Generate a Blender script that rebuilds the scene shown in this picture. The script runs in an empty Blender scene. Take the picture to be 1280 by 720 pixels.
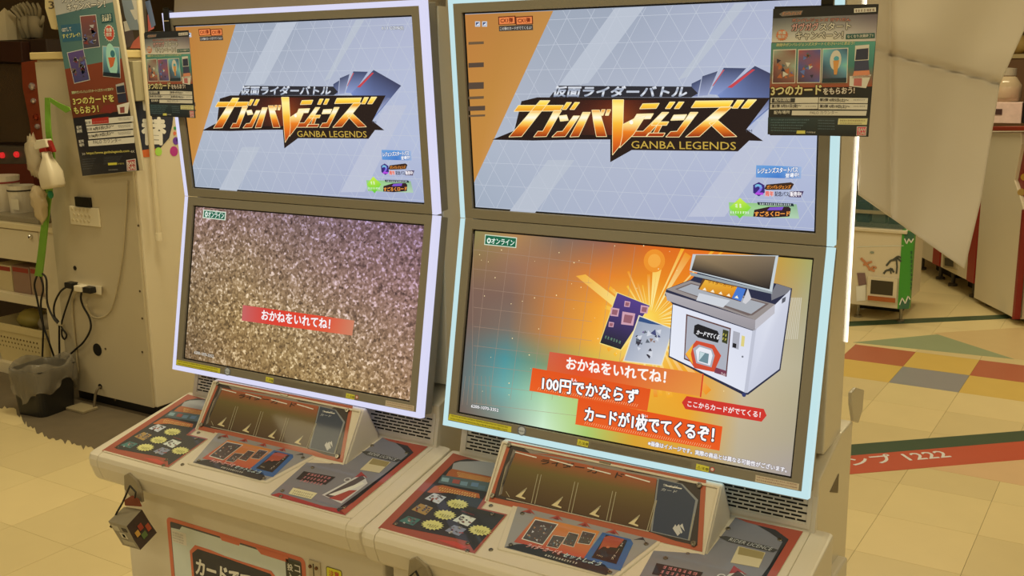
import bpy, bmesh, math, random
from mathutils import Vector, Matrix
random.seed(7)
S = bpy.context.scene
COL = S.collection

# ---------------------------------------------------------------- camera
FPX = 1311.05
CAM_H = 1.47
YAW, PITCH, ROLL = 0.55839, 0.21008, -0.012935
CP = Vector((0.8672, -1.8126, CAM_H))
_fw = Vector((-math.sin(YAW)*math.cos(PITCH), math.cos(YAW)*math.cos(PITCH), -math.sin(PITCH)))
_r0 = Vector((math.cos(YAW), math.sin(YAW), 0)); _u0 = _r0.cross(_fw)
_rt = math.cos(ROLL)*_r0 + math.sin(ROLL)*_u0
_up = -math.sin(ROLL)*_r0 + math.cos(ROLL)*_u0
cam_d = bpy.data.cameras.new('camera'); cam = bpy.data.objects.new('camera', cam_d)
COL.objects.link(cam); S.camera = cam
cam_d.sensor_fit = 'HORIZONTAL'; cam_d.sensor_width = 36; cam_d.lens = FPX/1280*36
cam_d.clip_start = .05; cam_d.clip_end = 100
M = Matrix((( _rt.x, _up.x, -_fw.x, CP.x), (_rt.y, _up.y, -_fw.y, CP.y), (_rt.z, _up.z, -_fw.z, CP.z), (0, 0, 0, 1)))
cam.matrix_world = M

# ---------------------------------------------------------------- world, lamps, exposure
W = bpy.data.worlds.new('world'); S.world = W; W.use_nodes = True
W.node_tree.nodes['Background'].inputs[0].default_value = (1.0, .86, .56, 1)
W.node_tree.nodes['Background'].inputs[1].default_value = .165
S.view_settings.view_transform = 'Standard'; S.view_settings.look = 'None'
S.view_settings.exposure = 0; S.view_settings.gamma = 1; S.view_settings.use_curve_mapping = False
CEIL_Z = 2.75
def ceiling_lamp_light(x, y, power, sx=1.25, sy=.28):
    l = bpy.data.lights.new('ceiling_lamp_light', 'AREA'); l.shape = 'RECTANGLE'; l.size = sx; l.size_y = sy
    l.energy = power; l.color = (1.0, .86, .52)
    o = bpy.data.objects.new('ceiling_lamp_light', l); COL.objects.link(o); o.location = (x, y, CEIL_Z-.075)
LAMPS = [(-2.1, .75, 26), (-.4, -1.3, 16), (1.9, -1.1, 18), (-.6, 2.1, 14), (1.6, 2.6, 22), (-.3, 4.6, 24), (-4.4, -.4, 11), (-3.0, -2.6, 20), (1.0, -3.6, 24)]
for a in LAMPS: ceiling_lamp_light(*a)

# ---------------------------------------------------------------- helpers
def lin1(c):
    c /= 255.0
    return c/12.92 if c <= .04045 else ((c+.055)/1.055)**2.4
def lin(c): return tuple(lin1(v) for v in c[:3])
def V(*a): return Vector(a)
_mats = {}
def mat(name, rgb, rough=.5, metal=0, noise=0, nscale=30, emit=None, es=1, coat=0, alpha=1, trans=0, bump=0, spec=.5):
    if name in _mats: return _mats[name]
    m = bpy.data.materials.new(name); m.use_nodes = True; nt = m.node_tree
    b = nt.nodes['Principled BSDF']; c = lin(rgb)
    b.inputs['Base Color'].default_value = (*c, 1); b.inputs['Roughness'].default_value = rough
    b.inputs['Metallic'].default_value = metal; b.inputs['Coat Weight'].default_value = coat
    b.inputs['Coat Roughness'].default_value = .06; b.inputs['Specular IOR Level'].default_value = spec
    b.inputs['Alpha'].default_value = alpha; b.inputs['Transmission Weight'].default_value = trans
    if emit:
        b.inputs['Emission Color'].default_value = (*lin(emit), 1); b.inputs['Emission Strength'].default_value = es
    if noise or bump:
        tc = nt.nodes.new('ShaderNodeTexCoord'); n = nt.nodes.new('ShaderNodeTexNoise')
        n.inputs['Scale'].default_value = nscale; n.inputs['Detail'].default_value = 5
        nt.links.new(tc.outputs['Object'], n.inputs['Vector'])
        if noise:
            mx = nt.nodes.new('ShaderNodeMix'); mx.data_type = 'RGBA'
            mx.inputs[6].default_value = (*[v*(1-noise) for v in c], 1)
            mx.inputs[7].default_value = (*[min(1, v*(1+noise)) for v in c], 1)
            nt.links.new(n.outputs['Fac'], mx.inputs[0]); nt.links.new(mx.outputs[2], b.inputs['Base Color'])
        if bump:
            bp = nt.nodes.new('ShaderNodeBump'); bp.inputs['Strength'].default_value = bump; bp.inputs['Distance'].default_value = .004
            nt.links.new(n.outputs['Fac'], bp.inputs['Height']); nt.links.new(bp.outputs['Normal'], b.inputs['Normal'])
    _mats[name] = m
    return m
def attr_mat(name, emit=False, rough=.4, coat=0):
    m = bpy.data.materials.new(name); m.use_nodes = True; nt = m.node_tree; b = nt.nodes['Principled BSDF']
    a = nt.nodes.new('ShaderNodeVertexColor'); a.layer_name = 'Col'
    b.inputs['Roughness'].default_value = rough; b.inputs['Coat Weight'].default_value = coat; b.inputs['Coat Roughness'].default_value = .05
    if emit:
        b.inputs['Base Color'].default_value = (.01, .01, .01, 1); b.inputs['Specular IOR Level'].default_value = .25
        nt.links.new(a.outputs['Color'], b.inputs['Emission Color']); b.inputs['Emission Strength'].default_value = 1.0
    else:
        nt.links.new(a.outputs['Color'], b.inputs['Base Color'])
    return m
MSCREEN = attr_mat('screen_glow', True, .15)
MPRINT = attr_mat('print_under_acrylic', False, .5, .4)
MWINDOW = attr_mat('print_tinted_window', False, .45, .12)
MPOSTER = attr_mat('print_paper', False, .42, .1)
MDECAL = attr_mat('print_sticker', False, .4)

def obj(name, bm, m, parent=None, smooth=False, bevel=0, label=None):
    if isinstance(bm, bmesh.types.BMesh):
        bmesh.ops.recalc_face_normals(bm, faces=bm.faces)
        me = bpy.data.meshes.new(name); bm.to_mesh(me); bm.free()
    else: me = bm
    if not me.materials: me.materials.append(m)
    if smooth:
        for p in me.polygons: p.use_smooth = True
    o = bpy.data.objects.new(name, me); COL.objects.link(o)
    if parent: o.parent = parent
    if bevel:
        b = o.modifiers.new('bevel', 'BEVEL'); b.width = bevel; b.segments = 3; b.limit_method = 'ANGLE'; b.angle_limit = .6
        b.harden_normals = False
    if label: o['label'] = label
    return o
def empty(name, loc=(0, 0, 0), rz=0):
    o = bpy.data.objects.new(name, None); COL.objects.link(o); o.location = loc; o.rotation_euler = (0, 0, rz); o.empty_display_size = .1
    return o
def tag(o, label, cat, group=None):
    o['label'] = label; o['category'] = cat
    if group: o['group'] = group
    return o
def struct(o): o['kind'] = 'structure'; return o
def hull(bm, vs, fs):
    b = [bm.verts.new(v) for v in vs]
    for f in fs:
        try: bm.faces.new([b[i] for i in f])
        except ValueError: pass
BOXF = [(0, 1, 3, 2), (4, 6, 7, 5), (0, 4, 5, 1), (2, 3, 7, 6), (0, 2, 6, 4), (1, 5, 7, 3)]
def box(bm, x0, x1, y0, y1, z0, z1, mtx=None):
    vs = [Vector((x, y, z)) for x in (x0, x1) for y in (y0, y1) for z in (z0, z1)]
    if mtx: vs = [mtx @ v for v in vs]
    hull(bm, vs, BOXF)
    return bm
def nb(): return bmesh.new()
def prism(bm, pts, d):
    """polygon of 3D points extruded by vector d"""
    n = len(pts); a = [bm.verts.new(p) for p in pts]; b = [bm.verts.new(Vector(p)+Vector(d)) for p in pts]
    bm.faces.new(a); bm.faces.new(b[::-1])
    for i in range(n): bm.faces.new([a[i], b[i], b[(i+1) % n], a[(i+1) % n]])
    return bm
def tube(bm, pts, r, seg=8, closed=False):
    pts = [Vector(p) for p in pts]; rings = []
    rr = r if isinstance(r, (list, tuple)) else [r]*len(pts)
    for i, p in enumerate(pts):
        t = (pts[min(i+1, len(pts)-1)]-pts[max(i-1, 0)]).normalized()
        a = t.orthogonal() if i == 0 else (prev - prev.dot(t)*t)
        a = a.normalized(); prev = a; b = t.cross(a)
        rings.append([bm.verts.new(p+rr[i]*(math.cos(k*2*math.pi/seg)*a+math.sin(k*2*math.pi/seg)*b)) for k in range(seg)])
    for i in range(len(rings)-1):
        for k in range(seg): bm.faces.new([rings[i][k], rings[i][(k+1) % seg], rings[i+1][(k+1) % seg], rings[i+1][k]])
    bm.faces.new(rings[0][::-1]); bm.faces.new(rings[-1])
    return bm
def smooth_path(pts, n=6):
    pts = [Vector(p) for p in pts]; out = []
    P = [pts[0]]+pts+[pts[-1]]
    for i in range(1, len(P)-2):
        for k in range(n):
            t = k/n; a, b, c, d = P[i-1], P[i], P[i+1], P[i+2]
            out.append(.5*((2*b)+(c-a)*t+(2*a-5*b+4*c-d)*t*t+(3*b-a-3*c+d)*t**3))
    out.append(pts[-1]); return out
def lathe(bm, prof, seg=20, mtx=None):
    rings = []
    for r, z in prof:
        ring = []
        for k in range(seg):
            v = Vector((r*math.cos(k*2*math.pi/seg), r*math.sin(k*2*math.pi/seg), z))
            ring.append(bm.verts.new(mtx @ v if mtx else v))
        rings.append(ring)
    for i in range(len(rings)-1):
        for k in range(seg): bm.faces.new([rings[i][k], rings[i][(k+1) % seg], rings[i+1][(k+1) % seg], rings[i+1][k]])
    bm.faces.new(rings[0][::-1]); bm.faces.new(rings[-1])
    return bm

# ------- pixels to points
def ray(px, py): return _fw + (px-640)/FPX*_rt + (360-py)/FPX*_up
def atx(px, py, X): d = ray(px, py); return CP + d*((X-CP.x)/d.x)
def aty(px, py, Y): d = ray(px, py); return CP + d*((Y-CP.y)/d.y)
def atz(px, py, Z=0): d = ray(px, py); return CP + d*((Z-CP.z)/d.z)
def crop(x0, y0, k): return lambda X, Y: (x0+X/k, y0+Y/k)

class Plane:
    def __init__(s, o, ex, ey, T=None):
        s.o = Vector(o); s.ex = Vector(ex).normalized(); e = Vector(ey); s.ey = (e-e.dot(s.ex)*s.ex).normalized()
        s.n = s.ex.cross(s.ey); s.T = T
    def uv(s, p, T=None):
        d = ray(*p); c = CP
        if T is not None: Ti = T.inverted(); c = Ti @ CP; d = Ti.to_3x3() @ d
        t = (s.o-c).dot(s.n)/d.dot(s.n); q = c+d*t-s.o
        return (q.dot(s.ex), q.dot(s.ey))
    def p(s, u, v, w=0): return s.o+u*s.ex+v*s.ey+w*s.n
    def off(s, w): return Plane(s.o+w*s.n, s.ex, s.ey)

_txt = {}
def text_mesh(body, res=2):
    k = (body, res)
    if k in _txt: return _txt[k]
    c = bpy.data.curves.new('t', 'FONT'); c.body = body; c.resolution_u = res
    o = bpy.data.objects.new('t', c); COL.objects.link(o)
    me = bpy.data.meshes.new_from_object(o.evaluated_get(bpy.context.evaluated_depsgraph_get()))
    vs = [(v.co.x, v.co.y) for v in me.vertices]; fs = [tuple(p.vertices) for p in me.polygons]
    bpy.data.objects.remove(o); bpy.data.curves.remove(c); bpy.data.meshes.remove(me)
    _txt[k] = (vs, fs); return _txt[k]

LZ = 0.0002
class Art:
    """flat print or picture laid on a plane: coloured polygons and lettering, layer upon layer"""
    def __init__(s, plane, T=None):
        s.pl = plane; s.T = T; s.v = []; s.f = []; s.c = []; s.ill = None
    def lc(s, c):
        l = lin(c)
        return l if s.ill is None else tuple(min(.88, x/e) for x, e in zip(l, s.ill))
    def m(s, p): return s.pl.uv(p, s.T)
    def _add(s, uvs, faces, cols, layer):
        b = len(s.v)
        for (u, v) in uvs: s.v.append(s.pl.p(u, v, layer*LZ))
        for f in faces:
            s.f.append(tuple(b+i for i in f)); s.c.append([cols[i] for i in f])
    def puv(s, uvs, col, layer=1):
        n = len(uvs)
        cs = [s.lc(c) for c in col] if isinstance(col, list) else [s.lc(col)]*n
        s._add(uvs, [tuple(range(n))], cs, layer)
    def poly(s, pts, col, layer=1): s.puv([s.m(p) for p in pts], col, layer)
    def rect(s, x0, y0, x1, y1, col, layer=1, f=None):
        g = f or (lambda a, b: (a, b))
        s.poly([g(x0, y0), g(x1, y0), g(x1, y1), g(x0, y1)], col, layer)
    def line(s, p0, p1, w, col, layer=1):
        a = Vector(s.m(p0)); b = Vector(s.m(p1)); d = (b-a)
        if d.length < 1e-6: return
        d = Vector((-d.y, d.x)).normalized()*w/2
        s.puv([tuple(a-d), tuple(b-d), tuple(b+d), tuple(a+d)], col, layer)
    def path(s, pts, w, col, layer=1, closed=False):
        n = len(pts)
        for i in range(n if closed else n-1): s.line(pts[i], pts[(i+1) % n], w, col, layer)
    def disc(s, c, r, col, layer=1, n=16, ry=None):
        u, v = s.m(c); ry = ry or r
        s.puv([(u+r*math.cos(k*2*math.pi/n), v+ry*math.sin(k*2*math.pi/n)) for k in range(n)], col, layer)
    def star(s, c, r1, r2, n, col, layer=1, sx=1):
        u, v = s.m(c)
        pts = [(u+sx*(r1 if k % 2 else r2)*math.cos(k*math.pi/n), v+(r1 if k % 2 else r2)*math.sin(k*math.pi/n)) for k in range(2*n)]
        cs = s.lc(col)
        s._add([(u, v)]+pts, [(0, 1+k, 1+(k+1) % (2*n)) for k in range(2*n)], [cs]*(2*n+1), layer)
    def grid(s, c00, c10, c11, c01, rows, layer=0, sub=4):
        """bilinear patch between four uv corners with a table of colours (rows from top)"""
        R = len(rows); Cn = len(rows[0]); nr = (R-1)*sub; nc = (Cn-1)*sub
        uvs = []; cs = []
        for i in range(nr+1):
            for j in range(nc+1):
                a, b = i/nr, j/nc
                u = (c00[0]*(1-b)+c10[0]*b)*(1-a)+(c01[0]*(1-b)+c11[0]*b)*a
                v = (c00[1]*(1-b)+c10[1]*b)*(1-a)+(c01[1]*(1-b)+c11[1]*b)*a
                uvs.append((u, v))
                fi = min(i//sub, R-2); fj = min(j//sub, Cn-2); x = i/sub-fi; y = j/sub-fj
                q = [rows[fi][fj], rows[fi][fj+1], rows[fi+1][fj], rows[fi+1][fj+1]]
                cs.append(s.lc([(q[0][k]*(1-y)+q[1][k]*y)*(1-x)+(q[2][k]*(1-y)+q[3][k]*y)*x for k in range(3)]))
        s._add(uvs, [(i*(nc+1)+j, (i+1)*(nc+1)+j, (i+1)*(nc+1)+j+1, i*(nc+1)+j+1) for i in range(nr) for j in range(nc)], cs, layer)
    def text(s, body, p0, p1, h, col, layer=2, bold=0, outline=0, ocol=(20, 20, 20), shear=0, grad=None, res=2, fit='bbox', uvmode=False):
        """lettering whose baseline runs from pixel p0 to pixel p1; h = height of the letters in pixels"""
        vs, fs = text_mesh(body, res)
        if not fs: return
        xs = [v[0] for v in vs]; ys = [v[1] for v in vs]; x0, x1, y0, y1 = min(xs), max(xs), min(ys), max(ys)
        a = Vector(p0 if uvmode else s.m(p0)); b = Vector(p1 if uvmode else s.m(p1)); d = b-a; L = d.length; d = d/L; nrm = Vector((-d.y, d.x))
        if uvmode: H = h
        else:
            mx = ((p0[0]+p1[0])/2, (p0[1]+p1[1])/2); H = abs((Vector(s.m((mx[0], mx[1]-h)))-Vector(s.m(mx))).dot(nrm))
        sx = L/(x1-x0); sy = H/(y1-y0)
        def place(x, y, ox=0, oy=0):
            X = (x-x0)*sx+shear*(y-y0)*sy+ox; Y = (y-y0)*sy+oy
            q = a+d*X+nrm*Y; return (q.x, q.y)
        def copies(r, c, lay):
            for k in range(8):
                t = k*math.pi/4
                s._add([place(x, y, r*math.cos(t), r*math.sin(t)) for x, y in vs], fs, [s.lc(c)]*len(vs), lay+.07*k)
        if outline: copies((outline+bold)*H, ocol, layer)
        if grad:
            me = bmesh.new(); bv = [me.verts.new((x, y, 0)) for x, y in vs]
            for f in fs:
                try: me.faces.new([bv[i] for i in f])
                except ValueError: pass
            for q in range(1, 10):
                zz = y0+(y1-y0)*q/10
                bmesh.ops.bisect_plane(me, geom=me.verts[:]+me.edges[:]+me.faces[:], plane_co=(0, zz, 0), plane_no=(0, 1, 0))
            me.verts.index_update()
            V2 = [(v.co.x, v.co.y) for v in me.verts]; F2 = [tuple(v.index for v in f.verts) for f in me.faces]; me.free()
            def gc(y):
                t = (y-y0)/(y1-y0)*(len(grad)-1); i = min(int(t), len(grad)-2); t -= i
                return s.lc([grad[i][k]*(1-t)+grad[i+1][k]*t for k in range(3)])
            cs = [gc(y) for x, y in V2]
            if bold:
                for k in range(8): s._add([place(x, y, bold*H*math.cos(k*math.pi/4), bold*H*math.sin(k*math.pi/4)) for x, y in V2], F2, cs, layer+1+.07*k)
            s._add([place(x, y) for x, y in V2], F2, cs, layer+1.7)
        else:
            if bold: copies(bold*H, col, layer+1)
            s._add([place(x, y) for x, y in vs], fs, [s.lc(col)]*len(vs), layer+1.7)
    def scribble(s, p0, p1, h, col, layer=2, dens=1.0, seed=0, uvmode=False):
        """a line of print too small to read: short strokes"""
        rnd = random.Random(seed); a = Vector(p0 if uvmode else s.m(p0)); b = Vector(p1 if uvmode else s.m(p1)); d = b-a; L = d.length; d = d/L; nrm = Vector((-d.y, d.x))
        mx = ((p0[0]+p1[0])/2, (p0[1]+p1[1])/2); H = h if uvmode else abs((Vector(s.m((mx[0], mx[1]-h)))-Vector(s.m(mx))).dot(nrm))
        x = 0
        while x < L-H*.5:
            w = H*rnd.uniform(.5, .9)
            for k in range(3):
                yy = H*(k+rnd.uniform(.1, .5))/3; q = a+d*x+nrm*yy; e = a+d*min(L, x+w*rnd.uniform(.6, 1))+nrm*yy; t = nrm*H*.13
                s.puv([tuple(q), tuple(e), tuple(e+t), tuple(q+t)], col, layer)
            q = a+d*(x+w*rnd.uniform(.2, .7)); t = d*H*.14
            s.puv([tuple(q), tuple(q+t), tuple(q+t+nrm*H), tuple(q+nrm*H)], col, layer)
            x += H*1.05/dens
    def glyph(s, q, pts, stops, layer, edge=None):
        """one lettering stroke in crop coordinates, coloured by its height through (y, colour) stops"""
        me = bmesh.new(); me.faces.new([me.verts.new((x, y, 0)) for x, y in pts])
        for y, _ in stops: bmesh.ops.bisect_plane(me, geom=me.verts[:]+me.edges[:]+me.faces[:], plane_co=(0, y, 0), plane_no=(0, 1, 0))
        me.verts.index_update()
        def gc(y):
            if y <= stops[0][0]: return s.lc(stops[0][1])
            for (ya, ca), (yb, cb) in zip(stops, stops[1:]):
                if y <= yb: t = (y-ya)/(yb-ya); return s.lc([ca[k]*(1-t)+cb[k]*t for k in range(3)])
            return s.lc(stops[-1][1])
        s._add([s.m(q(v.co.x, v.co.y)) for v in me.verts], [tuple(v.index for v in f.verts) for f in me.faces], [gc(v.co.y) for v in me.verts], layer); me.free()
        if edge: s.path([q(*p) for p in pts], .0011, edge, layer+.4, True)
    def mesh(s, name):
        me = bpy.data.meshes.new(name); me.from_pydata([tuple(v) for v in s.v], [], s.f)
        ca = me.color_attributes.new('Col', 'FLOAT_COLOR', 'CORNER'); i = 0
        flat = []
        for f, cs in zip(s.f, s.c):
            for c in cs: flat += [c[0], c[1], c[2], 1.0]
        if len(flat) == len(ca.data)*4: ca.data.foreach_set('color', flat)
        else: raise RuntimeError('art colours')
        # face towards the viewer side of the plane
        me.update()
        bm = bmesh.new(); bm.from_mesh(me)
        fl = [f for f in bm.faces if f.normal.dot(s.pl.n) < 0]
        if fl: bmesh.ops.reverse_faces(bm, faces=fl)
        bm.to_mesh(me); bm.free()
        return me
    def build(s, name, m, parent=None, label=None):
        return obj(name, s.mesh(name), m, parent, label=label)
# light falling on the console tops and on the upright prints: turns a photographed colour into the print's own colour
ILL_TOP = (.70, .59, .40)
ILL_UP = (.34, .28, .18)

# ================================================================ the setting
def room_mat(name, rgb, rough=.6): return mat(name, rgb, rough, noise=.05, nscale=3)
M_FBASE = mat('floor_joint', (120, 104, 76), .8)
fl = nb(); box(fl, -7, 5, -5, 9, -.06, -.002); floor = struct(obj('floor', fl, M_FBASE))
cl = nb(); box(cl, -7, 5, -5, 9, CEIL_Z, CEIL_Z+.08); struct(obj('ceiling', cl, room_mat('ceiling_board', (215, 205, 185))))
wb = nb(); box(wb, -7, 5, 8.6, 8.7, 0, CEIL_Z); struct(obj('wall_back', wb, room_mat('back_wall_paint', (120, 92, 62))))
wl = nb(); box(wl, -7, -6.9, -5, 8.6, 0, CEIL_Z); struct(obj('wall_left', wl, room_mat('left_wall_paint', (96, 78, 56))))
for i, (x, y, p) in enumerate(LAMPS):
    t = empty('ceiling_lamp', (x, y, CEIL_Z)); tag(t, 'long warm fluorescent ceiling lamp in the arcade ceiling', 'lamp', 'fluorescent lamps in the ceiling')
    b = nb(); box(b, -.66, .66, -.17, .17, -.06, 0); obj('lamp_housing', b, mat('lamp_housing_white', (225, 220, 205), .5), t)

# floor tiles: grid runs along the machines
TS = .3035
gx = (atz(0, 614).x+atz(105, 576).x)/2; gy = atz(0, 582).y
M_TILE = []
for i in range(5):
    r = random.Random(i)
    k = 1+r.uniform(-.03, .03)
    m = mat('vinyl_tile_%d' % i, (int(226*k), int(208*k), int(160*k)), .34, noise=.05, nscale=7); M_TILE.append(m)
tile_me = {}
def tile_mesh(m):
    if m.name not in tile_me:
        b = nb(); box(b, .0006, TS-.0006, .0006, TS-.0006, -.002, 0)
        me = bpy.data.meshes.new('floor_tile'); b.to_mesh(me); b.free(); me.materials.append(m); tile_me[m.name] = me
    return tile_me[m.name]
def project(P):
    d = Vector(P)-CP; z = d.dot(_fw)
    return (640+FPX*d.dot(_rt)/z, 360-FPX*d.dot(_up)/z, z)
TC = {'red': mat('vinyl_tile_red', (186, 104, 78), .36, noise=.05, nscale=9), 'yellow': mat('vinyl_tile_yellow', (222, 190, 104), .36, noise=.05, nscale=9),
      'blue': mat('vinyl_tile_blue', (150, 150, 160), .36, noise=.05, nscale=9), 'peach': mat('vinyl_tile_peach', (224, 190, 150), .36, noise=.05, nscale=9)}
cells = []
for i in range(-12, 22):
    for j in range(-8, 26):
        x = gx+i*TS; y = gy+j*TS
        if y > 7.6: continue
        px, py, z = project((x+TS/2, y+TS/2, 0))
        if z > .3 and -70 < px < 1350 and 150 < py < 790:
            if -1.35 < x < .40 and -.30 < y < .0: continue
            vis = (px < 260 and y < 1.5) or (px > 1000)
            if vis: cells.append((z, i, j, x, y))
cells.sort(); near = cells[:290]
cx0, cy0, _ = atz(1173, 448); ci = math.floor((cx0-gx)/TS); cj = math.floor((cy0-gy)/TS)
colmap = {}
for d, (a, b_) in {-1: ('red', 'yellow'), 0: ('yellow', 'blue'), 1: ('red', 'yellow'), 2: ('yellow', 'blue'), 3: ('red', 'yellow')}.items():
    colmap[(ci+d, cj)] = a; colmap[(ci+d, cj-1)] = b_
for z, i, j, x, y in near:
    m = TC[colmap[(i, j)]] if (i, j) in colmap else M_TILE[(i*7+j*3) % 5]
    o = bpy.data.objects.new('floor_tile', tile_mesh(m)); COL.objects.link(o); o.location = (x, y, 0); o.parent = floor
rest = nb()
done = {(i, j) for z, i, j, x, y in near}
for i in range(-14, 8):
    for j in range(-14, 27):
        if (i, j) in done: continue
        x = gx+i*TS; y = gy+j*TS
        if x < -6.6 or x > 4.6 or y < -4.6 or y > 8.2: continue
        box(rest, x+.0006, x+TS-.0006, y+.0006, y+TS-.0006, -.002, 0)
for i in range(8, 26):
    for j in range(-14, 27):
        if (i, j) in done: continue
        x = gx+i*TS; y = gy+j*TS
        if x > 4.6 or y < -4.6 or y > 8.2: continue
        box(rest, x+.0006, x+TS-.0006, y+.0006, y+TS-.0006, -.002, 0)
o = obj('floor_tiles_beyond', rest, M_TILE[1], floor); o['kind'] = 'stuff'
# inlaid coloured strips of the play-floor pattern
def inlay(name, pts, m, z=.0012):
    b = nb(); P = [atz(x, y) for x, y in pts]; prism(b, [Vector((p.x, p.y, z)) for p in P], (0, 0, -.0009)); return obj(name, b, m, floor)
M_GREEN = mat('vinyl_dark_green', (58, 82, 62), .4, noise=.05, nscale=9)
inlay('green_floor_strip', [(1050, 557), (1300, 537), (1300, 550), (1050, 571)], M_GREEN)
inlay('red_floor_strip', [(1050, 571), (1300, 550), (1300, 573), (1050, 594)], mat('vinyl_orange_red', (196, 84, 58), .4, noise=.05, nscale=9))
inlay('green_floor_strip', [(1040, 403), (1300, 391.5), (1300, 396.5), (1040, 409)], M_GREEN)
inlay('teal_floor_triangle', [(1066, 428), (1172, 418), (1268, 449)], mat('vinyl_teal', (152, 166, 134), .4, noise=.05, nscale=9), .0006)
inlay('peach_floor_triangle', [(1166, 416.5), (1300, 408), (1300, 452), (1266, 448.5)], mat('vinyl_tan', (216, 190, 142), .4, noise=.05, nscale=9), .0005)
inlay('peach_floor_triangle', [(1147, 583), (1300, 572), (1300, 611)], TC['peach'], .0006)
fa = Art(Plane((0, 0, .0014), (1, 0, 0), (0, 1, 0))); fa.ill = (.85, .65, .34)
fa.text('ンプ 1222', (1068, 582), (1190, 571.5), 11, (215, 190, 150), 1, bold=.02)
fa.build('floor_lettering', MDECAL, floor, 'faded white lettering on the red floor strip')
# darker grey floor patch around the change machine, ragged edge
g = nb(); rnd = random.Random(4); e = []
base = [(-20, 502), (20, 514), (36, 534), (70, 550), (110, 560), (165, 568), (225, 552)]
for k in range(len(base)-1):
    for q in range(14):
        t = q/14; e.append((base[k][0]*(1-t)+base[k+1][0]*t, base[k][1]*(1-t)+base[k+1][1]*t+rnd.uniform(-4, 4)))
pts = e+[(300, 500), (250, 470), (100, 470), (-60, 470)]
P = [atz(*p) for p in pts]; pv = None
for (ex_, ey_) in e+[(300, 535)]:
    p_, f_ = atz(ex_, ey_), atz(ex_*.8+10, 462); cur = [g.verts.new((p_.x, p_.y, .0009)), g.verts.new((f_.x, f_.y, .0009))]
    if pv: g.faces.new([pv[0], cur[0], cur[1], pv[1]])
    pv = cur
obj('dark_floor_area', g, mat('dark_grey_floor', (112, 100, 82), .55, noise=.16, nscale=14), floor)
# ================================================================ the two card game machines
ZC = CAM_H-.3166
A1, A2 = .1914, .0608
L1, L2, HW = .4438, .4498, .392
OH = .36                       # half width of the screen opening
LO = (-.4130, -.0219); UO = (.0213, .4196)
T_L = Matrix.Translation((-.8521, .0058, 0)) @ Matrix.Rotation(.0085, 4, 'Z')
PL = Plane((0, 0, ZC), (1, 0, 0), (0, math.sin(A1), math.cos(A1)))
PU = Plane((0, 0, ZC), (1, 0, 0), (0, -math.sin(A2), math.cos(A2)))
CZ = ZC-1.2334                  # heights measured from the crease
def cz(y): return .652+CZ+.2*(y+.32)
PC = Plane((0, -.32, .652+CZ), (1, 0, 0), (0, 1, .2))
HB, HT = (-.156, .684+CZ), (-.088, .789+CZ)
PH = Plane((0, HB[0], HB[1]), (1, 0, 0), (0, HT[0]-HB[0], HT[1]-HB[1]))
WHITE = mat('machine_white_plastic', (224, 217, 203), .32, noise=.02, nscale=6)
BEZEL = mat('bezel_warm_grey', (144, 139, 128), .38, noise=.02, nscale=6)
SIDE = mat('machine_side_laminate', (222, 214, 196), .16)
DARK = mat('black_plastic', (18, 17, 17), .4)
STEEL = mat('screw_steel', (150, 145, 135), .3, metal=1)
LED_L = mat('led_lavender', (60, 60, 66), .5, emit=(222, 222, 252), es=.92)
LED_R = mat('led_pale_cyan', (56, 60, 62), .5, emit=(198, 234, 240), es=.9)
LED_W = mat('led_white', (250, 250, 250), .4, emit=(255, 246, 226), es=2.4)

def pbox(bm, pl, u0, u1, v0, v1, w0, w1):
    hull(bm, [pl.p(u, v, w) for u in (u0, u1) for v in (v0, v1) for w in (w0, w1)], BOXF)
def ring(bm, pl, o, i, w0, w1):
    ou = [(o[0], o[1]), (o[2], o[1]), (o[2], o[3]), (o[0], o[3])]; iu = [(i[0], i[1]), (i[2], i[1]), (i[2], i[3]), (i[0], i[3])]
    A = [bm.verts.new(pl.p(*p, w1)) for p in ou]; B = [bm.verts.new(pl.p(*p, w1)) for p in iu]
    C_ = [bm.verts.new(pl.p(*p, w0)) for p in ou]; D = [bm.verts.new(pl.p(*p, w0)) for p in iu]
    for k in range(4):
        j = (k+1) % 4
        for q in ([A[k], A[j], B[j], B[k]], [C_[k], D[k], D[j], C_[j]], [A[k], C_[k], C_[j], A[j]], [B[k], B[j], D[j], D[k]]): bm.faces.new(q)
def xprism(bm, prof, x0, x1): prism(bm, [Vector((x0, y, z)) for y, z in prof], (x1-x0, 0, 0))
def screw(pl, u, v, parent, r=.0052, w=0):
    b = nb(); mt = Matrix.Translation(pl.p(u, v, w)) @ Matrix((pl.ex, pl.ey, pl.n)).transposed().to_4x4()
    lathe(b, [(r, -.002), (r, .0012), (r*.8, .0022), (r*.42, .0022), (r*.4, .0006), (.0001, .0006)], 10, mt)
    return obj('screw', b, STEEL, parent, smooth=False)

def monitor(parent, name, pl, op, v0, v1, led):
    b = nb(); ring(b, pl, (-HW+.012, v0 if v0 > -.01 else v0+.012, HW-.012, v1 if v1 < .01 else v1-.012), (-OH, op[0], OH, op[1]), -.03, 0)
    m = obj(name, b, BEZEL, parent, bevel=.0012)
    b = nb(); pbox(b, pl, -HW+.006, HW-.006, v0+(.004 if v0 < 0 else 0), v1-(.004 if v1 > 0 else 0), -.055, -.02)
    obj('monitor_casing', b, BEZEL, m, bevel=.004)
    b = nb()
    w0, w1 = -.018, -.0006
    pbox(b, pl, -HW, -HW+.012, v0, v1, w0, w1); pbox(b, pl, HW-.012, HW, v0, v1, w0, w1)
    if v0 < 0: pbox(b, pl, -HW+.012, HW-.012, v0, v0+.012, w0, w1)
    else: pbox(b, pl, -HW+.012, HW-.012, v1-.012, v1, w0, w1)
    obj('led_strip', b, led, m)
    b = nb(); pbox(b, pl, -OH, OH, op[0], op[1], -.02, -.0065); obj('screen_panel', b, DARK, m)
    return m

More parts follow.
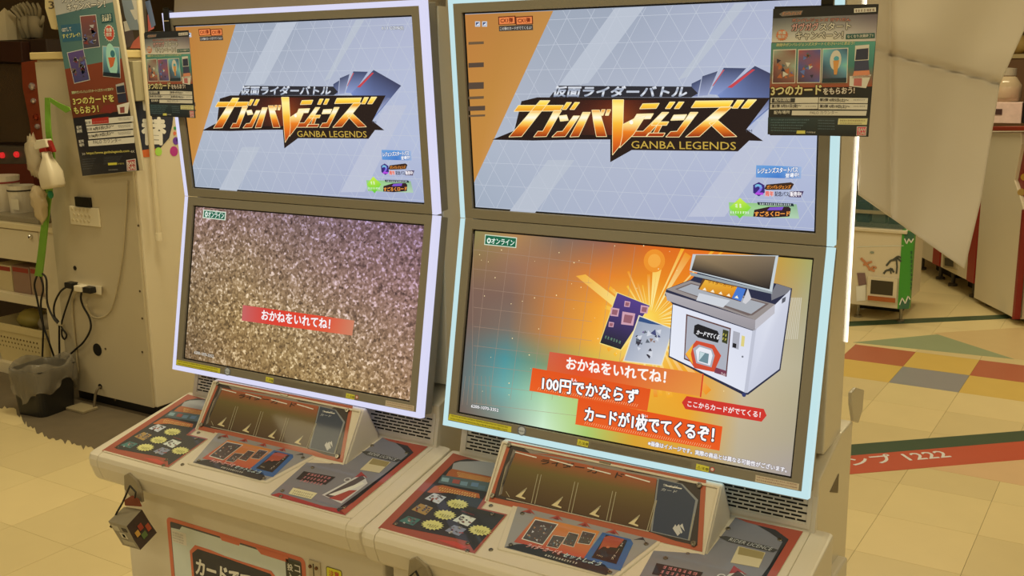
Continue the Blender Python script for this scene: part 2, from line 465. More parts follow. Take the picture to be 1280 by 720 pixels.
M_R = empty('card_game_machine'); tag(M_R, 'white twin-screen card arcade machine with cyan light strips, beside the hanging white sheet', 'arcade machine', 'twin-screen card arcade machines')
um = monitor(M_R, 'upper_monitor', PU, UO, .0005, L2, LED_R)
lm = monitor(M_R, 'lower_monitor', PL, LO, -L1, -.0005, LED_R)

# --- body, column, console
b = nb(); box(b, -.41, .41, -.25, .16, .05, .51)
body = obj('cabinet_body', b, WHITE, M_R, bevel=.006)
b = nb(); box(b, -.38, .38, -.22, .14, 0, .052); obj('plinth', b, DARK, body)
b = nb(); xprism(b, [(-.012, .60+CZ), (-.012, .806+CZ), (.13, .852+CZ), (.215, .852+CZ), (.215, .55+CZ), (.05, .55+CZ)], -.3918, .3918); rc = obj('rear_cabinet', b, SIDE, M_R, bevel=.003)
b = nb(); box(b, -.385, .385, .034, .150, .84+CZ, ZC+.47); obj('rear_column', b, SIDE, M_R, bevel=.003)
b = nb(); prism(b, [PU.p(-.385, L2-.012, -.03), PU.p(.385, L2-.012, -.03), PU.p(.385, L2+.13, -.06), PU.p(-.385, L2+.13, -.06)], (0, .06, 0))
hd = obj('header_board', b, mat('header_brown', (150, 136, 112), .4, noise=.08, nscale=16), M_R)
prof = [(0, .72+CZ-.004), (-.322, .652+CZ-.001), (-.331, .647+CZ), (-.3355, .637+CZ), (-.334, .62+CZ), (-.322, .586+CZ), (-.314, .578+CZ), (-.30, .574+CZ), (-.24, .580+CZ), (0, .58+CZ)]
b = nb(); xprism(b, prof, -.384, .384); con = obj('console', b, WHITE, M_R, bevel=.002)
cprof = [(-.014, .717+CZ-.004)]+prof[1:-1]+[(-.014, .58+CZ)]
for sx in (-1, 1):
    b = nb(); xs = [(.3848, 1, 0), (.408, 1, 0), (.417, .985, .004), (.4215, .95, .012), (.4225, .9, .02)]
    rings = []
    cy, czz = -.15, .64+CZ
    for X, k, ins in xs:
        rings.append([b.verts.new((sx*X, cy+(y-cy)*(k if y < -.2 else 1), czz+(z-czz)*k)) for y, z in cprof])
    for a in range(len(rings)-1):
        for q in range(len(prof)): b.faces.new([rings[a][q], rings[a][(q+1) % len(prof)], rings[a+1][(q+1) % len(prof)], rings[a+1][q]])
    b.faces.new(rings[0]); b.faces.new(rings[-1][::-1])
    obj('console_end_cap', b, WHITE, con, smooth=False, bevel=.002)
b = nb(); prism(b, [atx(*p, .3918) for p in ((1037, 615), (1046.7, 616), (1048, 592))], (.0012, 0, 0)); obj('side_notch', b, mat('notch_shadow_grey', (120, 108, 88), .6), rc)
# front lip ridge
b = nb(); pbox(b, PC, -.383, .383, .0035, .0075, -.003, .0022); obj('console_ridge', b, WHITE, con, bevel=.001)

# --- speaker panel with slots
PS = Plane((0, -.0265, .713+CZ), (1, 0, 0), (0, .02, .085))
b = nb(); xprism(b, [(-.030, .69+CZ), (-.0265, .713+CZ), (-.0065, .798+CZ), (.04, .81+CZ), (.04, .69+CZ)], -.3915, .3915)
sp = obj('speaker_panel', b, WHITE, M_R, bevel=.0015)
for sx in (-1, 1):
    b = nb(); ring(b, PS, (min(sx*.383, sx*.19), .003, max(sx*.383, sx*.19), .083), (min(sx*.375, sx*.198), .011, max(sx*.375, sx*.198), .079), -.002, .0025)
    obj('speaker_frame', b, WHITE, sp)
b = nb()
for sx in (-1, 1):
    for r in range(9):
        v = .0145+r*.0072; u = .2+(r % 2)*.011
        while u < .372:
            a, c = u, min(u+.0195, .3745)
            if c-a > .006: pbox(b, PS, min(sx*a, sx*c), max(sx*a, sx*c), v, v+.0034, -.001, .0004)
            u += .0225
o = obj('speaker_slots', b, mat('slot_black', (20, 17, 12), .7), sp); o['kind'] = 'stuff'

# --- card holder
b = nb(); xprism(b, [(HB[0]-.004, HB[1]-.012), (HB[0]-.0012, HB[1]), (HT[0]-.0012, HT[1]), (HT[0]+.004, HT[1]+.004), (HT[0]+.016, HT[1]+.003), (-.035, .72+CZ), (-.035, .69+CZ)], -.24, .236)
hold = obj('card_holder', b, WHITE, M_R, bevel=.005)
H = crop(600, 520, 3.6)
a = Art(PH.off(.0018)); a.ill = ILL_TOP
TLh, TRh, BRh, BLh = H(128, 113), H(1018, 288), H(1000, 612), H(38, 384)
a.poly([TLh, TRh, BRh, BLh], (156, 76, 46), 0)
a.poly([H(140, 126), H(330, 164), H(420, 196), H(700, 250), H(760, 252), H(995, 300), H(978, 585), H(880, 562), H(770, 524), H(330, 420), H(120, 380), H(62, 366), H(80, 300)], (50, 40, 33), 1)
a.poly([H(190, 138), H(390, 172), H(440, 190), H(620, 222), H(660, 248), H(900, 290), H(880, 300), H(640, 262), H(430, 222), H(240, 180)], (128, 112, 92), 2)
a.poly([H(240, 168), H(430, 198), H(480, 205), H(420, 178)], (150, 74, 48), 3)
# brown tinted card window
uv = [a.m(p) for p in (H(160, 155), H(796, 282), H(768, 518), H(92, 358))]
a.grid(uv[0], uv[1], uv[2], uv[3], [[(150, 72, 40), (156, 72, 40), (152, 70, 40)], [(96, 78, 34), (98, 80, 34), (96, 74, 32)], [(82, 62, 30), (84, 62, 30), (80, 58, 28)], [(70, 48, 26), (72, 48, 26), (70, 46, 26)]], 3)
a.poly([H(150, 150), H(165, 158), H(118, 222), H(100, 350), H(84, 360)], (112, 98, 80), 4)
a.text('ライダー', H(270, 216), H(466, 246), 7, (46, 30, 20), 5, bold=.03, shear=.2, fit='b')
a.text('カード', H(482, 252), H(640, 284), 7, (46, 30, 20), 5, bold=.03, shear=.2)
a.poly([H(800, 280), H(912, 306), H(982, 378), H(945, 562), H(768, 520)], (122, 118, 108), 4)
a.poly([H(806, 284), H(905, 308), H(970, 380), H(936, 556), H(776, 518)], (46, 52, 62), 5)
a.text('ライダー', H(822, 316), H(908, 332), 3.4, (190, 182, 164), 6, bold=.02, shear=.3)
a.text('カード', H(815, 336), H(884, 348), 3.4, (170, 164, 148), 6, bold=.02, shear=.3)
a.line(H(836, 314), H(908, 328), .002, (225, 205, 170), 7)
for (p, q) in ((H(160, 163), H(256, 188)), (H(316, 196), H(420, 224)), (H(484, 234), H(590, 262)), (H(655, 266), H(766, 298))):
    a.line(p, q, .0022, (250, 224, 176), 8)
for x0, y0, x1, y1 in ((118, 228, 88, 352), (262, 262, 232, 394), (277, 264, 247, 396), (428, 296, 398, 432), (443, 300, 413, 436), (598, 338, 570, 470), (613, 342, 585, 474), (790, 380, 752, 516), (796, 380, 762, 518), (965, 440, 940, 560)):
    a.line(H(x0, y0), H(x1, y1), .0016, (150, 134, 96), 6)
a.line(H(120, 372), H(760, 520), .0016, (170, 150, 116), 6); a.line(H(118, 340), H(134, 366), .0014, (150, 134, 96), 6)
for x, y in ((160, 362), (322, 402), (492, 442), (668, 484)):
    a.poly([H(x, y), H(x+52, y-40), H(x+52, y-34), H(x+22, y-2)], (150, 134, 96), 6)
    a.poly([H(x, y), H(x+48, y-28), H(x+28, y), H(x+46, y+8), H(x+44, y+14)], (196, 172, 118), 7)
for k in range(3):
    x = 868+k*16; a.poly([H(x, 506+k*-6), H(x+12, 488+k*-2), H(x+34-k*6, 528-k*4), H(x+22, 540-k*10)], (176, 166, 146), 6)
hf = a.build('card_window', MWINDOW, hold)
b = nb(); ring(b, PH, (-.238, -.004, .234, .126), (-.2335, .0005, .2295, .1215), -.001, .0045); obj('card_window_rim', b, WHITE, hold, bevel=.001)
for p in (H(135, 132), H(990, 314), H(964, 576), H(60, 360)):
    screw(PH, *PH.uv(p), hold, .0055, .004)
b = nb(); pbox(b, PH, -.012, .012, .1235, .1275, -.002, .006); obj('holder_catch', b, STEEL, hold)

# --- left instruction panel (under acrylic)
C4 = crop(460, 560, 5.144)
def plate(name, pts, art, parent, zt=.0018):
    """acrylic plate: outline extruded a little, print on top"""
    b = nb(); prism(b, [PC.p(*p, -.001) for p in pts], PC.n*(zt+.001)); return obj(name, b, WHITE, parent)
out = [PC.uv(p) for p in (C4(65, 520), C4(688, 684), C4(897, 432), C4(728, 392), C4(812, 250), C4(832, 98), C4(548, 38))]
out[5] = (-.24, .285); out[4] = (-.235, .19)
PCa = PC.off(.002)
lp = plate('instruction_panel', out, None, con)
a = Art(PCa); a.ill = ILL_TOP
a.puv(out, (140, 66, 44), 0)
q = C4
a.poly([q(155, 490), q(560, 85), q(640, 70), q(790, 95), q(780, 270), q(700, 390), q(880, 432), q(680, 660), q(640, 600), q(560, 580), q(190, 505)], (42, 40, 36), 1)
a.poly([q(550, 100), q(590, 88), q(720, 85), q(835, 100), q(815, 190), q(540, 135)], (136, 130, 116), 2)
a.poly([q(520, 150), q(540, 135), q(590, 145), q(800, 190), q(795, 225), q(500, 180)], (150, 82, 44), 3)
for k in range(3): a.scribble(q(570+k*4, 160+k*11+3), q(785-k*3, 206+k*10), 1.8, (205, 170, 90), 4, seed=k)
a.poly([q(480, 175), q(790, 225), q(775, 285), q(450, 225)], (74, 86, 80), 3)
for (x, y, c) in ((500, 200, (120, 140, 130)), (570, 212, (140, 70, 56)), (620, 225, (100, 120, 120)), (690, 232, (90, 110, 120)), (735, 250, (80, 96, 96))):
    a.poly([q(x-22, y-10), q(x+24, y-4), q(x+16, y+22), q(x-30, y+14)], c, 4)
a.poly([q(380, 285), q(430, 245), q(480, 240), q(715, 295), q(720, 325), q(520, 290), q(400, 290)], (158, 84, 40), 3)
for k in range(2): a.scribble(q(455, 262+k*15), q(700, 312+k*15), 2.2, (210, 176, 96), 4, seed=9+k)
for (x, y, w, h, c) in ((430, 322, 120, 52, (176, 172, 160)), (345, 392, 120, 56, (150, 116, 60)), (265, 466, 120, 46, (60, 100, 86)), (615, 462, 130, 58, (190, 186, 176)), (560, 528, 120, 52, (120, 120, 124))):
    a.poly([q(x-w*.55, y+h*.1), q(x-w*.05, y-h*.6), q(x+w*.62, y-h*.1), q(x+w*.2, y+h*.75)], c, 3)
    rr = random.Random(x)
    for t in range(16):
        cx, cy = x+rr.uniform(-.3, .4)*w, y+rr.uniform(-.35, .4)*h
        a.poly([q(cx-9, cy), q(cx, cy-5), q(cx+10, cy+2), q(cx+1, cy+7)], rr.choice([(130, 60, 44), (86, 78, 70), (60, 56, 60), (160, 150, 130), (104, 96, 86)]), 4)
for (x, y) in ((575, 362), (495, 432), (415, 497), (720, 532)):
    a.star(q(x, y), .0165, .0125, 16, (190, 178, 100), 5, 1.6); a.scribble(q(x-38, y+2), q(x+34, y+16), 2.2, (90, 84, 40), 6, seed=x); a.scribble(q(x-26, y+14), q(x+24, y+24), 1.8, (90, 84, 40), 6, seed=x+1)
a.poly([q(440, 588), q(560, 602), q(640, 640), q(600, 650), q(500, 612)], (170, 60, 44), 2)
a.scribble(q(600, 410), q(680, 436), 1.4, (160, 60, 50), 4, seed=3)
ip = a.build('instruction_print', MPRINT, lp)
for p in (q(180, 494), q(642, 618), q(800, 432), q(640, 668)): screw(PC, *PC.uv(p), lp, .0045, .002)

# --- centre card panel, raised
K5 = crop(620, 620, 5.818)
mid_out = [PC.uv(p) for p in (K5(158, 70), K5(1175, 325), K5(850, 575), K5(60, 375))]
cxm = sum(p[0] for p in mid_out)/4; cym = sum(p[1] for p in mid_out)/4
sur = [(cxm+(p[0]-cxm)*1.09, cym+(p[1]-cym)*1.16) for p in mid_out]
b = nb(); prism(b, [PC.p(*p, -.004) for p in sur], PC.n*.0075); ms = obj('card_tray_surround', b, WHITE, con, bevel=.003)
PCm = PC.off(.0042); a = Art(PCm); a.ill = ILL_TOP
mo = [PCm.uv(p) for p in (K5(158, 70), K5(1175, 325), K5(850, 578), K5(60, 375))]
b = nb(); prism(b, [PCm.p(*p, -.003) for p in mo], PC.n*.0028); mp = obj('card_tray', b, WHITE, con)
q = K5
a.puv(mo, (134, 126, 112), 0)
a.poly([q(285, 150), q(755, 258), q(640, 455), q(200, 350), q(130, 335)], [(182, 110, 52), (182, 116, 56), (168, 70, 44), (164, 66, 44), (160, 64, 44)], 1)
a.poly([q(775, 265), q(980, 315), q(998, 345), q(905, 545), q(790, 520), q(640, 450)], (50, 84, 122), 2)
a.poly([q(65, 372), q(150, 352), q(200, 350), q(640, 455), q(790, 500), q(840, 555), q(800, 575)], (36, 32, 30), 2)
a.text('ライダーカードを', q(212, 372), q(460, 430), 5.5, (210, 170, 150), 4, bold=.02, shear=.3, outline=.04, ocol=(150, 40, 30))
a.text('セットしよう', q(475, 440), q(745, 512), 5.5, (186, 196, 206), 4, bold=.02, shear=.3, outline=.04, ocol=(40, 70, 120))
a.scribble(q(352, 438), q(585, 498), 2.6, (205, 196, 176), 4, seed=12)
for (pts, seed) in (([(285, 170), (455, 205), (340, 360), (185, 315)], 1), ([(415, 285), (510, 300), (450, 385), (365, 368)], 2), ([(530, 262), (605, 280), (565, 375), (480, 352)], 3), ([(630, 255), (728, 275), (680, 358), (590, 345)], 4)):
    a.poly([q(*p) for p in pts], (200, 190, 170), 3)
    c = (sum(p[0] for p in pts)/4, sum(p[1] for p in pts)/4); rr = random.Random(seed)
    a.poly([q(c[0]+(p[0]-c[0])*.93, c[1]+(p[1]-c[1])*.93) for p in pts], (72, 58, 52), 4)
    for t in range(26 if seed == 1 else 14):
        s_, t_ = rr.uniform(.12, .88), rr.uniform(.12, .88)
        X = (pts[0][0]*(1-s_)+pts[1][0]*s_)*(1-t_)+(pts[3][0]*(1-s_)+pts[2][0]*s_)*t_; Y = (pts[0][1]*(1-s_)+pts[1][1]*s_)*(1-t_)+(pts[3][1]*(1-s_)+pts[2][1]*s_)*t_
        r1 = rr.uniform(5, 16 if seed == 1 else 9); th = rr.uniform(0, 3)
        a.poly([q(X+r1*math.cos(th), Y+r1*math.sin(th)), q(X+r1*math.cos(th+2), Y+.7*r1*math.sin(th+2)), q(X+r1*.6*math.cos(th+4), Y+r1*.6*math.sin(th+4))], rr.choice([(150, 140, 124), (110, 96, 84), (64, 100, 100), (160, 110, 60), (96, 56, 48), (50, 46, 56), (186, 176, 160)]), 5)
a.poly([q(800, 285), q(955, 325), q(875, 497), q(695, 450)], (34, 28, 26), 4)
a.poly([q(790, 300), q(830, 292), q(935, 318), q(880, 380), q(780, 372), q(745, 395)], (150, 66, 44), 5)
a.text('カード', q(850, 470), q(935, 345), 5, (190, 170, 140), 6, bold=.02)
a.scribble(q(730, 436), q(775, 450), 1.6, (180, 160, 120), 6, seed=4)
a.disc(q(815, 375), .0035, (170, 90, 60), 6)
for (x, y) in ((235, 118), (437, 165), (640, 215), (848, 268)):
    a.poly([q(x-55, y-2), q(x+15, y-24), q(x+50, y+20), q(x+20, y+2), q(x-12, y-2)], (150, 62, 48), 2)
    a.poly([q(x-20, y+2), q(x+10, y-12), q(x+22, y+12)], (116, 44, 38), 3)
a.poly([q(1000, 320), q(1070, 300), q(1095, 350), q(1075, 322), q(1040, 318)], (50, 48, 50), 2)
a.build('card_tray_print', MPRINT, mp)
for p in (q(108, 355), q(828, 556), q(192, 128), q(1092, 350)): screw(PCm, *PCm.uv(p), mp, .0045, 0)
for p in (C4(790, 372), C4(790, 655)): screw(PC, *PC.uv(p), con, .0045, 0)
for (u, v) in ((.205, PC.uv(H(945, 625))[1]), (.20, .052)): screw(PC, u, v, con, .0045, 0)

# --- licence panel on the right (measured on the far machine, where it shows whole)
K2 = crop(230, 460, 2.77)
def kl(X, Y): return K2(X, Y)
li = [PC.uv(kl(*p), T_L) for p in ((300, 440), (560, 510), (835, 270), (672, 238), (520, 350), (425, 330))]
li[2] = (.372, .295); li[3] = (.245, .292); li[4] = (.238, .168)
lc = plate('licence_panel', li, None, con)
a = Art(PCa, T_L); a.ill = ILL_TOP; q = kl
a.puv(li, (112, 106, 100), 0)
a.puv([(.245, .292), (.372, .295), li[1], (li[1][0]-.022, li[1][1]+.002), (.352, .262), (.325, .282), (.27, .285)], (150, 66, 44), 1)
a.puv([(.29, .283), (.325, .282), (.356, .262), (.352, .05), (.335, .018), (li[1][0]-.022, li[1][1]+.002), (.350, .03), (.348, .252), (.318, .270)], (48, 44, 40), 2)
a.poly([q(300, 440), q(560, 510), q(540, 488), q(480, 478), q(330, 432)], (146, 44, 38), 1)
a.poly([q(615, 290), q(635, 288), q(735, 312), q(752, 320), q(735, 326), q(632, 302)], (62, 58, 50), 3)
a.text('RIDER LICENCE', q(634, 300), q(730, 323), 3.6, (176, 168, 148), 4, shear=.2)
a.poly([q(415, 358), q(525, 378), q(490, 405), q(388, 385)], (30, 26, 26), 3)
for k in range(3): a.scribble(q(424-k*12, 371+k*11), q(508-k*12, 388+k*11), 3.2, (196, 120, 110), 4, seed=30+k)
a.poly([q(378, 415), q(462, 434), q(440, 455), q(362, 436)], (196, 182, 130), 3)
for k in range(2): a.scribble(q(378-k*5, 428+k*8), q(448-k*6, 444+k*8), 2, (110, 96, 60), 4, seed=40+k)
a.poly([q(478, 440), q(620, 365), q(636, 400), q(545, 470)], (184, 174, 154), 3)
a.poly([q(488, 442), q(617, 372), q(628, 384), q(510, 452)], (70, 60, 56), 4)
a.poly([q(500, 440), q(618, 396), q(625, 402), q(530, 445)], (200, 190, 170), 5)
a.poly([q(502, 452), q(572, 425), q(600, 424), q(545, 462)], (146, 58, 44), 5)
a.poly([q(590, 380), q(614, 360), q(636, 382), q(622, 376)], (140, 46, 42), 4)
a.disc(q(566, 388), .008, (176, 168, 150), 5); a.disc(q(566, 388), .005, (96, 88, 80), 6)
a.scribble(q(460, 462), q(550, 488), 1.8, (120, 120, 124), 3, seed=50)
lpn = a.build('licence_print', MPRINT, lc)
for p in (q(342, 428), q(556, 486), q(652, 272), q(772, 297), q(336, 448), q(446, 348)): screw(PC, *PC.uv(p, T_L), lc, .0045, .002)
# card slot window in the licence panel
b = nb(); F = crop(900, 620, 7.2)
w_ = [PC.uv(p) for p in (F(165, 462), F(410, 520), F(350, 655), F(95, 608))]
prism(b, [PC.p(*p, .0005) for p in w_], PC.n*.0022); sw = obj('card_slot', b, mat('card_slot_cream', (214, 206, 176), .3), lc)
b = nb(); w2 = [PC.uv(p) for p in (F(175, 470), F(400, 522), F(382, 580), F(160, 535))]
prism(b, [PC.p(*p, .002) for p in w2], PC.n*.001); obj('card_slot_recess', b, mat('card_slot_shade', (160, 148, 104), .4), sw)

# --- bezel stickers on the lower monitor
a = Art(PL.off(.0004)); a.ill = ILL_UP
E4 = crop(540, 480, 9)
a.poly([E4(195, 335), E4(895, 480), E4(890, 545), E4(180, 400)], (170, 138, 32), 1)
for k in range(2): a.scribble(E4(215-k*5, 362+k*32), E4(860-k*6, 498+k*32), 1.9, (70, 58, 16), 2, dens=1.3, seed=60+k)
K3 = crop(600, 520, 3.6)
a.disc(K3(188, 66), .0105, (74, 72, 70), 1); a.disc(K3(188, 66), .008, (126, 122, 112), 2); a.scribble(K3(172, 69), K3(206, 75), 2, (60, 58, 56), 3, seed=2)
for (p0, p1, h, st) in (((440, 103), (490, 115), 26, 1), ((974, 214), (1032, 228), 26, 2)):
    a.poly([K3(p0[0], p0[1]), K3(p1[0], p1[1]), K3(p1[0]-4, p1[1]+h), K3(p0[0]-4, p0[1]+h)], (168, 140, 40), 1)
    a.text('⚠注意', K3(p0[0]+2, p0[1]+h-5), K3(p1[0]-4, p1[1]+h-5), 4, (40, 34, 10), 2)
for k in range(3): a.scribble(K3(498-k*2, 124+k*9), K3(955-k*2, 213+k*9), 1.9, (84, 70, 50), 2, dens=1.2, seed=70+k)
G = crop(950, 560, 9)
a.poly([G(-50, 300), G(445, 400), G(435, 480), G(-58, 380)], (116, 100, 74), 1); a.poly([G(-44, 306), G(441, 404), G(432, 475), G(-52, 376)], (140, 122, 92), 2)
for k in range(2): a.scribble(G(-36-k*4, 334+k*30), G(425-k*6, 426+k*30), 2.0, (96, 60, 40), 3, dens=1.2, seed=80+k)
a.disc(K3(1046, 240), .004, (150, 40, 30), 3); a.disc(K3(1046, 240), .0028, (170, 150, 120), 4)
a.build('bezel_stickers', MDECAL, lm)

# --- front decal and coin door (shows on the far machine)
PF = Plane((0, -.2505, 0), (1, 0, 0), (0, 0, 1)); J = crop(190, 560, 4.5)
a = Art(PF, T_L); a.ill = (.42, .345, .22)
def jm(X, Y): return PF.uv(J(X, Y), T_L)
u0, vt = jm(80, 385); u1, _v = jm(862, 640); vt = (vt+_v)/2+.004; vb = vt-.40
R_ = .014
def rr(u0, v0, u1, v1, r, n=5):
    o = []
    for cx, cy, t0 in ((u1-r, v1-r, 0), (u0+r, v1-r, 90), (u0+r, v0+r, 180), (u1-r, v0+r, 270)):
        o += [(cx+r*math.cos(math.radians(t0+k*90/n)), cy+r*math.sin(math.radians(t0+k*90/n))) for k in range(n+1)]
    return o
a.puv(rr(u0, vb, u1, vt, R_), (150, 74, 46), 0)
a.puv(rr(u0+.012, vb+.01, u1-.012, vt-.010, .006), (60, 54, 46), 1)
a.puv(rr(u0+.014, vb+.012, u1-.06, vt-.014, .004), (150, 146, 134), 2)
w = u1-u0
a.puv([(u0+.40*w, vt-.006), (u0+.56*w, vt-.006), (u0+.545*w, vt-.018), (u0+.42*w, vt-.018)], (150, 74, 46), 3)
a.puv([(u0+.66*w, vt-.008), (u1-.05, vt-.008), (u1-.05, vt-.022), (u0+.70*w, vt-.022)], (150, 74, 46), 3)
a.puv([(u0+.014, vt-.012), (u0+.055, vt-.012), (u0+.045, vt-.024), (u0+.014, vt-.026)], (50, 46, 44), 3)
a.puv([(u0+.016, vt-.03), (u0+.066, vt-.03), (u0+.066, vt-.062), (u0+.016, vt-.062)], (176, 170, 150), 3)
for k in range(4): a.scribble((u0+.019, vt-.039-k*.007), (u0+.056, vt-.039-k*.007), .004, (110, 104, 90), 4, seed=k, uvmode=True)
# black hexagon plate with lettering
hx0, hx1, hy1 = u0+.075, u1-.075, vt-.052
a.puv([(hx0, hy1-.02), (hx0+.02, hy1), (hx0+.07, hy1), (hx0+.12, hy1-.004), (hx1-.03, hy1-.004), (hx1, hy1-.03), (hx1, hy1-.11), (hx1-.03, hy1-.13), (hx0+.03, hy1-.13), (hx0, hy1-.10)], (150, 74, 46), 4)
a.puv([(hx0+.008, hy1-.024), (hx0+.028, hy1-.008), (hx0+.12, hy1-.008), (hx1-.034, hy1-.012), (hx1-.010, hy1-.036), (hx1-.010, hy1-.104), (hx1-.034, hy1-.122), (hx0+.034, hy1-.122), (hx0+.008, hy1-.096)], (34, 32, 32), 5)
a.text('カードでてくる', (hx0+.016, hy1-.076), (hx1-.03, hy1-.072), .042, (226, 218, 200), 6, bold=.04, shear=.15, outline=.05, ocol=(34, 32, 32), uvmode=True)
# coin strip with upright lettering
a.puv([(u1-.058, vt-.014), (u1-.02, vt-.014), (u1-.012, vt-.022), (u1-.012, vt-.2), (u1-.058, vt-.2)], (44, 42, 30), 3)
for k, ch in enumerate('コイン'): a.text(ch, (u1-.032, vt-.038-k*.021), (u1-.016, vt-.038-k*.021), .016, (206, 200, 170), 4, bold=.03, uvmode=True)
for k, ch in enumerate('投入口'): a.text(ch, (u1-.054, vt-.040-k*.021), (u1-.038, vt-.040-k*.021), .016, (206, 200, 120), 4, bold=.03, uvmode=True)
a.puv([(u1-.018, vt-.05), (u1-.009, vt-.06), (u1-.018, vt-.07)], (190, 160, 60), 5)
a.build('front_decal', MDECAL, body)
b = nb(); box(b, u1+.012, u1+.045, -.254, -.249, vt-.20, vt+.002); cd = obj('coin_door', b, mat('coin_door_cream', (206, 196, 172), .4), body, bevel=.001)
b = nb(); box(b, u1+.026, u1+.0275, -.2552, -.25, vt-.18, vt-.004); obj('coin_door_seam', b, DARK, cd)
for du, dv in ((.018, -.012), (.036, -.012)):
    b = nb(); lathe(b, [(.004, 0), (.004, .003), (.0001, .003)], 10, Matrix.Translation((u1+du, -.254, vt+dv)) @ Matrix.Rotation(math.pi/2, 4, 'X')); obj('coin_door_screw', b, mat('brass_screw', (120, 84, 60), .4, metal=.6), cd)
a = Art(PF, T_L); a.ill = (.42, .345, .22)
a.puv(rr(u1+.06, vt-.05, u1+.105, vt-.002, .005), (70, 58, 20), 0); a.puv(rr(u1+.062, vt-.048, u1+.103, vt-.004, .004), (196, 160, 30), 1)
a.text('注意', (u1+.068, vt-.022), (u1+.097, vt-.022), .013, (150, 60, 30), 2, bold=.02, uvmode=True)
for k in range(3): a.scribble((u1+.066, vt-.03-k*.006), (u1+.099, vt-.03-k*.006), .004, (90, 60, 20), 2, seed=k, uvmode=True)
a.build('caution_sticker', MDECAL, body)
